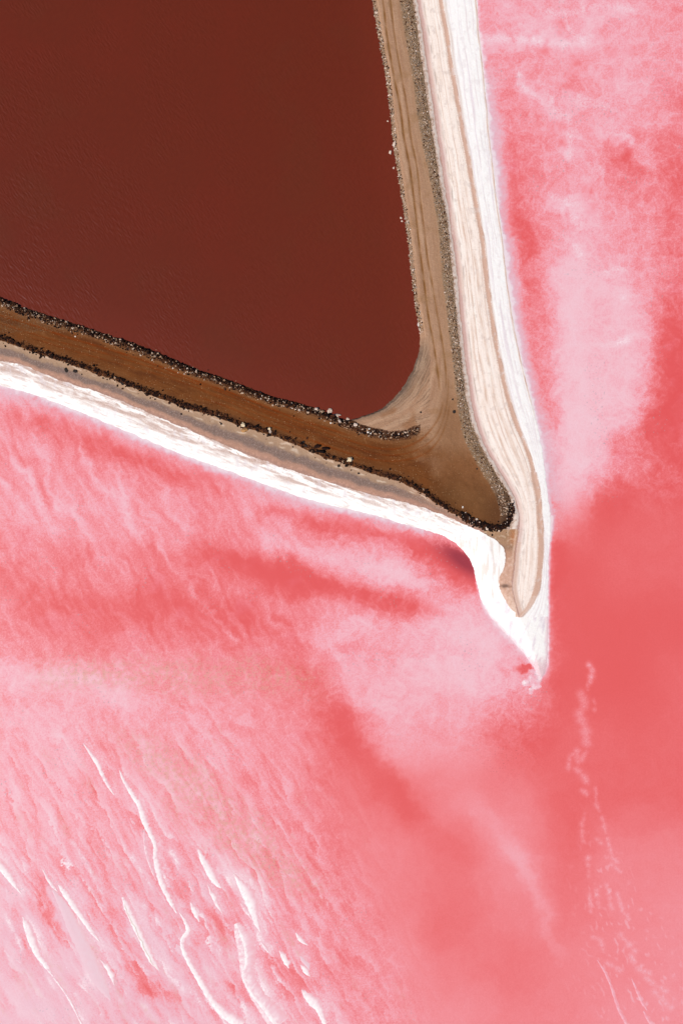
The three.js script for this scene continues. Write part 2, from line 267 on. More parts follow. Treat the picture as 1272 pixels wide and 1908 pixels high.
// land meshes: one relief, cut along the edges of what lies on it
{
  const st = 1.6, u0 = -298, v0 = -298, nx = Math.floor(1356 / st), ny = Math.floor(1590 / st);
  const idx = new Int32Array((nx + 1) * (ny + 1)).fill(-1);
  const hgt = new Float32Array((nx + 1) * (ny + 1));
  const ok = new Uint8Array((nx + 1) * (ny + 1));
  for (let j = 0; j <= ny; j++) for (let i = 0; i <= nx; i++) { const u = u0 + i * st, v = v0 + j * st; if (isLand(u, v, -8)) { ok[j * (nx + 1) + i] = 1; hgt[j * (nx + 1) + i] = landHeight(u, v); } }
  const cls = (u, v) => {
    const [x, y] = warp(u, v);
    if (y < 986 && x > C(y)) return 'salt_beach';
    if (y >= 986 && x > 895) return 'salt_spit';
    if (y > H(x) + 7) return y > I(x) ? 'salt_beach' : 'mud_bank';
    return 'dirt_track';
  };
  const parts = {};
  const W1 = nx + 1;
  for (let j = 0; j < ny; j++) for (let i = 0; i < nx; i++) {
    const a = j * W1 + i, b = a + 1, c = a + W1, d = c + 1; if (!(ok[a] && ok[b] && ok[c] && ok[d])) continue;
    const k = cls(u0 + (i + 0.5) * st, v0 + (j + 0.5) * st); (parts[k] = parts[k] || []).push(a, c, b, b, c, d);
  }
  const labels = { salt_beach: 'banded white and cream salt beach sloping to the pink water', salt_spit: 'white salt spit with a peach sand core pointing south', mud_bank: 'grey and peach mud terraces below the brown track', dirt_track: 'two dirt tracks meeting on top of the levee' };
  // normals from the height grid
  const nrm = new THREE.Vector3();
  for (const k of Object.keys(parts)) {
    const map = new Map(), pos = [], uv = [], nor = [], ind = [];
    for (const id of parts[k]) {
      let q = map.get(id);
      if (q === undefined) {
        q = map.size; map.set(id, q); const i = id % W1, j = (id - i) / W1, u = u0 + i * st, v = v0 + j * st, h0 = hgt[id];
        pos.push(wx(u), h0, wz(v)); uv.push((u - LT.u0) / 1360, (v - LT.v0) / 1600);
        const hx = (ok[id + 1] ? hgt[id + 1] : h0) - (ok[id - 1] ? hgt[id - 1] : h0), hz = (ok[id + W1] ? hgt[id + W1] : h0) - (ok[id - W1] ? hgt[id - W1] : h0);
        nrm.set(-hx, 2 * st * S, -hz).normalize(); nor.push(nrm.x, nrm.y, nrm.z);
      }
      ind.push(q);
    }
    const g = new THREE.BufferGeometry();
    g.setAttribute('position', new THREE.Float32BufferAttribute(pos, 3)); g.setAttribute('uv', new THREE.Float32BufferAttribute(uv, 2)); g.setAttribute('normal', new THREE.Float32BufferAttribute(nor, 3)); g.setIndex(ind);
    struct(k, g, landMat, labels[k]);
  }
}

// both arms of the levee go on beyond the surveyed corner
{
  const slope = L => (L(-296) - L(-196)) / -100, ext = (L, t) => L(-296) + slope(L) * (t + 296);
  const fold = t => { const k = (((-296 - t) % 500) + 500) % 500; return -296 + (k < 250 ? k : 500 - k); };
  const strips = [[A, F, true], [G, J, false]];
  for (const [L0, L1, north] of strips) {
    const pos = [], uv = [], ind = [], NC = 40, NL = 120;
    for (let j = 0; j <= NL; j++) { const t = -296 - j * 16, f = fold(t);
      for (let i = 0; i <= NC; i++) {
        const k = i / NC * 1.08 - 0.04, x = mix(ext(L0, t), ext(L1, t), k), xf = mix(L0(f), L1(f), k);
        const u = north ? x : t, v = north ? t : x, uf = north ? xf : f, vf = north ? f : xf;
        pos.push(wx(u), landHeight(uf, vf, false) - 0.004, wz(v)); uv.push((uf - LT.u0) / 1360, (vf - LT.v0) / 1600);
        if (i && j) { const d = j * (NC + 1) + i, c = d - 1, b = d - NC - 1, a = b - 1; if (north) ind.push(a, b, c, b, d, c); else ind.push(a, b, c, b, d, c); }
      } }
    const g = new THREE.BufferGeometry(); g.setAttribute('position', new THREE.Float32BufferAttribute(pos, 3)); g.setAttribute('uv', new THREE.Float32BufferAttribute(uv, 2)); g.setIndex(ind); g.computeVertexNormals();
    if (g.attributes.normal.getY(NC * 3) < 0) { const ix = g.index.array; for (let q = 0; q < ix.length; q += 3) { const w = ix[q]; ix[q] = ix[q + 1]; ix[q + 1] = w; } g.computeVertexNormals(); }
    struct(numbered('levee'), g, landMat, north ? 'northern arm of the levee running on' : 'western arm of the levee running on');
  }
}

// ------------------------------------------------------------------ pink lake: how much white salt shows through the brine
const GRID = [   // every 106 decimetres: 0 deep red brine ... 9 nearly bare salt
  '6666666666655', '6666666665665', '5555555554653', '4444444443532', '4444444443553', '4444444444763', '5555555554762', '5444444442761',
  '4433333332741', '5554453333411', '2232225610011', '3222235478000', '6655434776001', '6755541652111', '6656542233111', '6555543324233', '7555554323234', '7765654432334', '8766655443344'];
function gridAt(u, v) {
  const x = clamp(u / 106, 0, 11.999), y = clamp(v / 106, 0, 17.999), i = Math.floor(x), j = Math.floor(y); let fx = x - i, fy = y - j; fx = fx * fx * (3 - 2 * fx); fy = fy * fy * (3 - 2 * fy);
  const g = (a, b) => GRID[b].charCodeAt(a) - 48; const t = 0.1 * mix(mix(g(i, j), g(i + 1, j), fx), mix(g(i, j + 1), g(i + 1, j + 1), fx), fy); return 1.06 * Math.pow(t, 0.82);
}
// drifts: [amount, half width, u, v, ...]  (+ salt, - clear brine)
const DRIFT = [
  [0.22, 34, 1100, 290, 1088, 380, 1075, 470], [0.14, 40, 1190, 60, 1180, 160, 1150, 240], [0.14, 30, 1240, 180, 1236, 280, 1225, 380], [-0.22, 28, 962, 400, 972, 430, 985, 490, 1000, 560, 1010, 650, 1015, 740, 1022, 800], [-0.10, 24, 940, 300, 960, 380, 985, 460],
  [0.3, 34, 1060, 470, 1072, 560, 1075, 650, 1078, 760, 1072, 850, 1064, 930], [0.22, 36, 1130, 480, 1140, 560, 1150, 640, 1140, 720, 1120, 800, 1095, 880], [0.22, 22, 1180, 560, 1190, 640, 1175, 740, 1155, 800],
  [-0.3, 40, 1262, 560, 1250, 680, 1232, 780, 1205, 860], [-0.25, 34, 1170, 900, 1130, 960, 1080, 1010], [0.15, 16, 1035, 880, 1050, 930, 1075, 962],
  [-0.25, 12, 1042, 1000, 1046, 1040, 1040, 1080],
  [-0.12, 22, 1232, 230, 1245, 320, 1262, 400], [0.2, 20, 960, 20, 1040, 60, 1120, 30, 1200, 15], [0.22, 10, 900, 72, 990, 76, 1060, 80, 1110, 66],
  [0.25, 9, 955, 135, 1000, 178, 1030, 215, 1045, 260, 1060, 300], [0.22, 10, 1110, 230, 1170, 270, 1225, 315], [0.2, 14, 1035, 370, 1080, 395, 1130, 420], [-0.3, 12, 1045, 35, 1062, 70], [-0.3, 12, 1068, 130, 1075, 160], [-0.25, 12, 1030, 240, 1048, 270], [-0.25, 20, 1150, 265, 1175, 310], [-0.22, 20, 1190, 80, 1210, 120],
  [-0.32, 15, 480, 950, 560, 968, 640, 982, 720, 1000, 800, 1020], [-0.3, 20, 740, 1012, 800, 1030, 850, 1052, 884, 1068], [-0.4, 16, 820, 1024, 860, 1044, 882, 1064],
  [-0.22, 22, 0, 765, 80, 790, 160, 822, 240, 852, 330, 880, 420, 910], [0.3, 17, 470, 1002, 540, 1018, 620, 1036, 700, 1060, 780, 1086, 850, 1090], [0.2, 20, 850, 1105, 890, 1130],
  [-0.22, 18, 350, 1032, 420, 1040, 500, 1058, 580, 1078, 660, 1098, 740, 1116, 800, 1136], [-0.2, 20, 480, 1075, 580, 1098, 680, 1124, 770, 1142], [-0.2, 30, 240, 1110, 340, 1130, 440, 1150, 520, 1180],
  [0.2, 24, 600, 1180, 680, 1170, 760, 1180, 850, 1165], [0.28, 30, 860, 1160, 900, 1200, 920, 1250], [0.22, 30, 760, 1240, 840, 1250, 910, 1290], [0.15, 22, 640, 1230, 690, 1290, 740, 1345],
  [-0.22, 24, 545, 1190, 580, 1255, 620, 1320, 668, 1390, 720, 1460, 780, 1530], [-0.10, 34, 660, 1400, 740, 1500, 800, 1560, 880, 1590], [-0.14, 36, 960, 1330, 1000, 1370, 980, 1420, 940, 1450], [-0.06, 50, 1120, 1100, 1150, 1250, 1180, 1380],
  [0.16, 22, 860, 1480, 920, 1540, 975, 1610, 1012, 1680, 1020, 1740], [0.10, 12, 940, 1570, 990, 1640, 1016, 1720, 1040, 1800], [-0.12, 60, 800, 1700, 870, 1800], [-0.1, 40, 1060, 1500, 1080, 1650],
  [0.2, 20, 0, 1250, 60, 1262, 130, 1260, 190, 1275, 240, 1320], [0.15, 24, 180, 1280, 240, 1310, 270, 1350], [-0.14, 28, 60, 1120, 160, 1130, 260, 1140], [0.16, 16, 10, 1030, 70, 1050, 110, 1080],
  [-0.28, 14, 355, 1760, 385, 1830, 420, 1880], [-0.25, 12, 300, 1600, 320, 1640, 345, 1680], [-0.2, 12, 20, 1690, 40, 1740, 60, 1800], [-0.24, 14, 195, 1690, 220, 1750, 250, 1810], [-0.2, 14, 175, 1380, 215, 1400], [-0.34, 9, 250, 1505, 262, 1530, 272, 1560], [-0.45, 13, 60, 1640, 80, 1668, 105, 1715, 125, 1760], [-0.3, 12, 170, 1640, 190, 1680], [-0.3, 24, 380, 1690, 410, 1720, 430, 1780], [-0.22, 18, 480, 1760, 520, 1800, 560, 1840, 580, 1860], [-0.38, 14, 230, 1800, 270, 1830, 320, 1860], [-0.34, 12, 420, 1820, 460, 1880],
  [0.3, 9, 108, 1670, 130, 1720, 150, 1770, 170, 1820, 190, 1850], [0.2, 16, 250, 1700, 280, 1745, 310, 1800, 330, 1840], [0.2, 14, 365, 1770, 400, 1830, 430, 1870], [0.16, 18, 400, 1620, 440, 1640, 500, 1690], [0.25, 14, 460, 1760, 480, 1830, 530, 1880], [0.2, 14, 590, 1860, 620, 1890],
  [0.2, 20, 20, 1850, 60, 1880, 120, 1900],
  // ragged threads drifting south-east below the west beach
  [0.2, 6, 60, 800, 75, 850, 95, 905, 125, 950], [0.2, 6, 150, 830, 175, 880, 215, 930, 250, 990], [0.22, 7, 30, 850, 60, 910, 90, 970, 110, 1000], [0.2, 6, 205, 860, 225, 920, 245, 970, 270, 1020], [0.22, 6, 270, 970, 310, 1030, 345, 1080, 380, 1130, 440, 1200], [0.2, 7, 375, 1050, 400, 1095, 430, 1150, 455, 1190], [0.16, 8, 0, 880, 20, 930, 50, 990], [0.2, 6, 130, 940, 165, 1000, 200, 1060], [0.14, 8, 300, 900, 330, 950, 350, 990], [-0.15, 12, 80, 900, 100, 950], [-0.15, 12, 255, 1000, 280, 1040],
  [0.18, 8, 600, 1180, 640, 1240, 680, 1330], 
];
const DG = { u0: -300, v0: -300, s: 3, w: 625, h: 837 };
const drift = new Float32Array(DG.w * DG.h);
for (let j = 0; j < DG.h; j++) for (let i = 0; i < DG.w; i++) drift[j * DG.w + i] = gridAt(DG.u0 + i * 3, DG.v0 + j * 3);
for (const [amt, w, ...p] of DRIFT) {
  const q = smoothPath(p, 4), f = new Map(), R = Math.ceil(w * 2.6 / 3);
  for (let k = 0; k < q.length; k++) {
    const c = q[k], e = Math.sqrt(ss(-1, 6, Math.min(k, q.length - 1 - k) * 4 / w * 2.5));
    const ci = Math.round((c.x - DG.u0) / 3), cj = Math.round((c.z - DG.v0) / 3);
    for (let y = -R; y <= R; y++) for (let x = -R; x <= R; x++) {
      const i = ci + x, j = cj + y; if (i < 0 || j < 0 || i >= DG.w || j >= DG.h) continue;
      const du = DG.u0 + i * 3 - c.x, dv = DG.v0 + j * 3 - c.z, val = e * Math.exp(-(du * du + dv * dv) / (2 * w * w * 0.55)); const o = j * DG.w + i; if (val > (f.get(o) || 0)) f.set(o, val);
    }
  }
  for (const [o, val] of f) drift[o] += amt * val;
}
// white ridges of salt standing out of the brine: [label, pinkness, u, v, half width, ...]
const RIDGES = [
  ['thin white salt ridge, the northernmost in the lower left of the lake', 0, 155, 1386, 0.6, 166, 1402, 2.6, 178, 1419, 3.4, 190, 1444, 3.2, 203, 1468, 2.6, 212, 1482, 0.6],
  ['long winding white salt ridge with a swollen middle, south-east of the thinnest ridge', 0, 222, 1436, 0.6, 229, 1453, 2.6, 245, 1480, 3.6, 258, 1500, 4.2, 268, 1530, 4.6, 280, 1556, 4.4, 288, 1575, 3.2, 289, 1600, 4, 294, 1625, 4.6, 301, 1648, 4.6, 310, 1668, 4, 320, 1687, 3.4, 329, 1703, 1],
  ['narrow pinkish salt ridge forming the left side of a slit in the long winding ridge', 1, 268, 1546, 0.6, 269, 1570, 2.6, 275, 1600, 2.6, 284, 1626, 2.2, 291, 1642, 0.6],
  ['long kinked white salt ridge widening to the bottom edge below the winding ridge', 0, 334, 1702, 0.8, 344, 1717, 3, 350, 1736, 4, 340, 1752, 4, 340, 1768, 3.6, 352, 1795, 4.4, 365, 1818, 4.4, 379, 1842, 5, 396, 1868, 5.4, 416, 1890, 7, 450, 1914, 9],
  ['stout white salt ridge shaped like a finger, right of the long winding ridge', 0, 369, 1584, 2, 377, 1602, 5, 390, 1627, 6, 402, 1646, 5.4, 412, 1656, 1],
  ['small pointed white salt ridge just below the finger shaped ridge', 0, 387, 1650, 0.6, 395, 1668, 3.4, 405, 1688, 3, 414, 1704, 0.6],
  ['short stubby white salt ridge left of the small pointed ridge', 0, 355, 1683, 1, 360, 1695, 4, 365, 1706, 4.6, 371, 1719, 0.6],
  ['broad ragged white salt ridge at the upper right of the ridge field', 0, 434, 1628, 0.6, 446, 1646, 4.6, 458, 1666, 9, 467, 1686, 8, 472, 1704, 6, 478, 1722, 4.6, 485, 1738, 0.6],
  ['pale salt lobe attached to the left flank of the broad ragged ridge', 1, 448, 1684, 0.6, 456, 1696, 4, 466, 1708, 3, 472, 1720, 0.6],
  ['largest pinkish white salt ridge, rounded at its top and running to the bottom edge', 1, 440, 1722, 4, 446, 1738, 10, 455, 1765, 14, 457, 1790, 12, 458, 1815, 10, 470, 1845, 10, 490, 1875, 12, 520, 1912, 17],
  ['bright narrow crest of salt along the spine of the largest ridge', 0, 441, 1724, 2, 449, 1742, 4, 458, 1770, 4, 459, 1795, 4, 453, 1820, 2.4, 466, 1848, 4, 490, 1878, 5, 515, 1912, 6],
  ['small white salt bar east of the broad ragged ridge', 0, 551, 1740, 1, 557, 1750, 3.4, 563, 1756, 3.4, 573, 1763, 0.6],
  ['tiny white salt bar between the broad ragged ridge and the diamond shaped bar', 0, 488, 1760, 1, 494, 1768, 3, 501, 1777, 0.6],
  ['diamond shaped white salt bar with a forked lower end', 0, 521, 1773, 1, 527, 1783, 4.6, 534, 1795, 5.4, 538, 1806, 1],
  ['white teardrop salt bar, the rightmost of the small bars', 0, 561, 1800, 1.4, 567, 1808, 4.4, 572, 1815, 4.4, 578, 1821, 0.6],
  ['faint pink salt patch just above the white teardrop bar', 2, 559, 1783, 1, 564, 1790, 4, 573, 1800, 4, 576, 1808, 0.6],
  ['ragged white salt ridge at the bottom edge right of the largest ridge', 0, 562, 1846, 1, 570, 1856, 6, 582, 1869, 8, 592, 1880, 6, 598, 1892, 5, 606, 1910, 4],
  ['white salt ridge cut by the left edge, upper of the two there', 0, -14, 1596, 5, 2, 1618, 6.4, 14, 1633, 6, 26, 1650, 3.6, 39, 1667, 0.6],
  ['short white salt sliver at the head of the wide pink bar', 0, 79, 1622, 0.6, 90, 1642, 3, 99, 1654, 2.6, 107, 1663, 0.6],
  ['white salt ridge along the right side of the wide pink bar', 0, 109, 1650, 2, 120, 1666, 5, 138, 1692, 5, 155, 1716, 4, 172, 1740, 3.4, 186, 1757, 0.6],
  ['short white salt ridge at the lower right end of the wide pink bar', 0, 186, 1790, 0.6, 197, 1802, 3.4, 206, 1818, 4, 213, 1838, 0.6],
  ['flat wide pale pink salt bar without a crest at lower left', 2, 98, 1660, 2, 118, 1690, 9, 140, 1735, 13, 160, 1775, 14, 180, 1820, 13, 196, 1848, 8, 206, 1866, 1],
  ['double crested white salt ridge left of the wide pink bar', 0, 42, 1710, 1, 49, 1728, 6, 58, 1754, 6.4, 70, 1781, 5, 86, 1803, 4, 98, 1821, 1],
  ['hairline salt crest trailing south from the double crested ridge', 0, 100, 1824, 1.4, 118, 1848, 1.8, 134, 1874, 1.8, 152, 1912, 1.6],
  ['straight white salt ridge with a dark crack along it in the middle of the field', 3, 228, 1673, 2, 235, 1690, 5.4, 246, 1715, 5.4, 260, 1744, 5.4, 272, 1770, 6, 284, 1793, 5, 297, 1811, 1],
  ['thin pale salt strand left of the two at the bottom right', 4, 1112, 1790, 0.5, 1124, 1808, 1.6, 1134, 1827, 2.4, 1142, 1850, 2.2, 1150, 1876, 2.2, 1158, 1893, 2.6, 1170, 1914, 3],
  ['thin pale salt strand right of the two at the bottom right', 4, 1177, 1826, 0.5, 1186, 1846, 2.2, 1195, 1866, 3, 1206, 1885, 0.6],
  ['short pale salt strand at the bottom edge under the right strand', 4, 1199, 1886, 0.6, 1206, 1898, 3, 1218, 1916, 3.4],
];
const fixed = new Float32Array(DG.w * DG.h);
function spot(u, v, r, amt, add) {
  const R = Math.ceil(r * 2.4 / 3), ci = Math.round((u - DG.u0) / 3), cj = Math.round((v - DG.v0) / 3);
  for (let y = -R; y <= R; y++) for (let x = -R; x <= R; x++) { const i = ci + x, j = cj + y; if (i < 0 || j < 0 || i >= DG.w || j >= DG.h) continue; const o = j * DG.w + i, d = Math.hypot(DG.u0 + i * 3 - u, DG.v0 + j * 3 - v), g = amt * Math.exp(-d * d / (r * r * 1.1)); if (add) fixed[o] += g; else if (Math.abs(g) > Math.abs(fixed[o])) fixed[o] = g; }
}
for (const [, pink, ...p] of RIDGES.slice(0, 25)) {              // each ridge shelters a drift on its north-east side
  for (let k = 0; k < p.length - 3; k += 3) for (let t = 0; t < 1; t += 0.1) { const u = mix(p[k], p[k + 3], t), v = mix(p[k + 1], p[k + 4], t), w = Math.min(8, mix(p[k + 2], p[k + 5], t)); spot(u + 2 * w + 2, v - 0.3 * w, 2.6 * w + 4, 0.17); }
}
smoothPath([345, 1028, 420, 1042, 500, 1062, 580, 1084, 660, 1106, 740, 1124, 806, 1139], 4).forEach((c, k, q) => { const t = k / (q.length - 1); spot(c.x, c.z + 3 * noise(c.x / 18, 6), 10 + 12 * Math.sin(Math.PI * Math.min(0.92, t * 0.95)), -0.22 * ss(0, 0.3, t)); });
const LOBES = [[1003, 1249, 15, 12], [997, 1267, 13, 11], [982, 1273, 9, 7], [1001, 1280, 8, 6], [989, 1289, 5, 6], [1008, 1236, 12, 12]], POOLS = [[972, 1247, 14, 10], [985, 1243, 9, 6], [990, 1281, 5, 3.5]];
function spitEnd(u, v, s, f1, f2, fine) {                       // crusted lumps and small red pools off the end of the spit
  const x = u + 2.2 * f1, y = v + 2.2 * f2; let a = 0, b = 0;
  for (const [p, q, r, t] of POOLS) b = Math.max(b, ss(1.15, p < 980 && x < p ? 0.1 : 0.75, Math.hypot((x - p) / r, (y - q) / t)));
  for (const [p, q, r, t] of LOBES) { const d = Math.hypot((x - p) / r, (y - q) / t); a += Math.exp(-d * d * 1.1); } a = ss(0.3, 0.62, a + 0.16 * f1 + 0.12 * f2 + 0.1 * fine);
  s = mix(s, 0.1 + 0.06 * fine, b); return mix(s, 0.88 + 0.16 * fine + 0.16 * f1 + 0.1 * f2, a * 0.9);
}
const CHAIN = [[0.62, 6, 1096, 1238, 1103, 1246, 1103, 1258, 1098, 1272], [0.36, 5, 1097, 1275, 1094, 1285], [0.4, 10, 1082, 1294, 1090, 1312, 1080, 1330, 1088, 1350, 1092, 1372, 1092, 1386], [0.34, 4, 1107, 1300, 1108, 1326], [0.36, 5, 1072, 1402, 1060, 1415, 1060, 1432], [0.36, 6, 1075, 1400, 1078, 1420, 1092, 1404], [0.4, 7, 1074, 1434, 1086, 1446, 1093, 1460], [0.42, 5, 1086, 1474, 1094, 1482], [0.36, 3.5, 1110, 1468, 1112, 1500, 1120, 1520, 1130, 1556, 1136, 1580, 1142, 1598], [0.34, 4, 1090, 1518, 1084, 1540, 1086, 1568], [0.34, 4, 1110, 1562, 1120, 1572], [0.36, 5, 1095, 1600, 1097, 1634], [0.36, 4, 1128, 1598, 1150, 1604], [0.36, 4, 1140, 1612, 1156, 1626], [0.36, 4, 1098, 1668, 1100, 1700], [0.36, 4, 1112, 1660, 1116, 1694], [0.34, 4, 1130, 1650, 1140, 1694], [0.36, 4, 1150, 1665, 1162, 1700, 1172, 1714], [0.4, 4.5, 1105, 1748, 1118, 1754, 1124, 1774], [0.38, 5, 1156, 1744, 1168, 1756, 1184, 1776], [0.34, 5, 1130, 1796, 1156, 1810], [0.4, 5, 1176, 1784, 1192, 1808, 1210, 1815], [0.36, 5, 1204, 1824, 1220, 1836, 1240, 1848], [0.3, 6, 1220, 1850, 1250, 1880]];
const WISPS = [[2.6, 130, 1555, 150, 1590, 165, 1620, 185, 1660, 202, 1692], [2.6, 38, 1588, 54, 1610], [2.6, 230, 1598, 246, 1632], [2.6, 262, 1670, 276, 1700, 292, 1724], [3, 310, 1570, 325, 1600, 336, 1628], [3, 394, 1735, 405, 1760, 413, 1792], [2.8, 480, 1740, 493, 1762], [3, 345, 1830, 365, 1860, 386, 1887], [3, 300, 1815, 330, 1835, 352, 1862], [3, 60, 1840, 90, 1872], [3, 505, 1810, 521, 1842], [3.4, 8, 1700, 30, 1750, 48, 1790], [5, 1000, 15, 1052, 24, 1072, 20, 1110, 10, 1150, 12, 1205, 20], [5, 892, 72, 960, 70, 1005, 76, 1060, 82, 1076, 74, 1112, 70], [4, 972, 48, 1000, 60], [4, 1045, 22, 1060, 48, 1070, 66, 1078, 80], [4, 1080, 54, 1112, 72], [5, 1000, 138, 1018, 165, 1030, 195, 1050, 215, 1060, 230, 1062, 268, 1058, 312], [4, 958, 148, 1000, 180, 1022, 196], [4, 952, 122, 985, 150], [6, 1060, 180, 1110, 190, 1150, 206], [7, 1135, 232, 1180, 265, 1215, 295, 1226, 312], [6, 1005, 352, 1040, 370, 1072, 378, 1092, 386], [6, 1040, 378, 1075, 410, 1086, 434], [4, 1100, 298, 1132, 326], [5, 1158, 368, 1205, 350], [6, 1198, 420, 1228, 424], [6, 1198, 466, 1216, 492], [5, 1058, 440, 1080, 470, 1092, 494], [4, 905, 120, 930, 128], [4, 1024, 250, 1036, 275, 1044, 300], [5, 1120, 640, 1150, 640, 1185, 620], [4, 1150, 560, 1190, 545], [4, 1120, 520, 1140, 500, 1175, 505]];
for (const [w, ...p] of WISPS) smoothPath(p, 2).forEach((c, k, q) => { const g = noise(c.x / 14 + 33, c.z / 14); spot(c.x + 3 * noise(c.z / 9, 4) + 2 * noise(c.z / 4, 9), c.z + 3 * noise(c.x / 9, 14), w * (1.25 + 0.8 * g), (w < 3.5 ? 0.5 : 0.26) * clamp(0.85 + 0.7 * g) * ss(-1, 12, Math.min(k, q.length - 1 - k))); });
for (const [u, v, r, t] of [[1040, 48, 9, 13], [1010, 92, 12, 7], [1052, 158, 14, 7], [1066, 134, 11, 7], [1075, 116, 7, 8], [1030, 236, 9, 12], [1048, 240, 7, 9], [1050, 266, 6, 8], [1018, 84, 8, 10], [1150, 265, 16, 12], [1168, 292, 12, 12], [1100, 390, 16, 10], [1186, 96, 18, 9], [1140, 95, 10, 7], [1096, 350, 10, 12]]) for (let k = 0; k < 10; k++) spot(u + rr(-1, 1) * r, v + rr(-1, 1) * t, rr(4, 8), -0.05, true);
for (const [a, w, ...p] of CHAIN) { const q = smoothPath(p, 2); q.forEach(c => { const g = noise(c.x / 6 + 3, c.z / 6) + 0.25; if (g > 0) spot(c.x + 2 * noise(c.z / 7, 1), c.z, w * (0.6 + 0.5 * g), a * Math.min(1, 0.55 + g)); }); }
// salt colour from brine red to white
const RAMP = [[-0.15, 205, 66, 80], [0, 235, 91, 94], [0.15, 241, 107, 112], [0.3, 246, 126, 134], [0.45, 250, 146, 157], [0.6, 252, 164, 178], [0.75, 252, 184, 200], [0.9, 252, 209, 223], [1.05, 262, 244, 252], [1.2, 270, 264, 267]];
function rampSet(s) { s = clamp(s, -0.149, 1.199); let k = 0; while (RAMP[k + 1][0] < s) k++; const a = RAMP[k], b = RAMP[k + 1], t = (s - a[0]) / (b[0] - a[0]); set(mix(a[1], b[1], t), mix(a[2], b[2], t), mix(a[3], b[3], t)); }

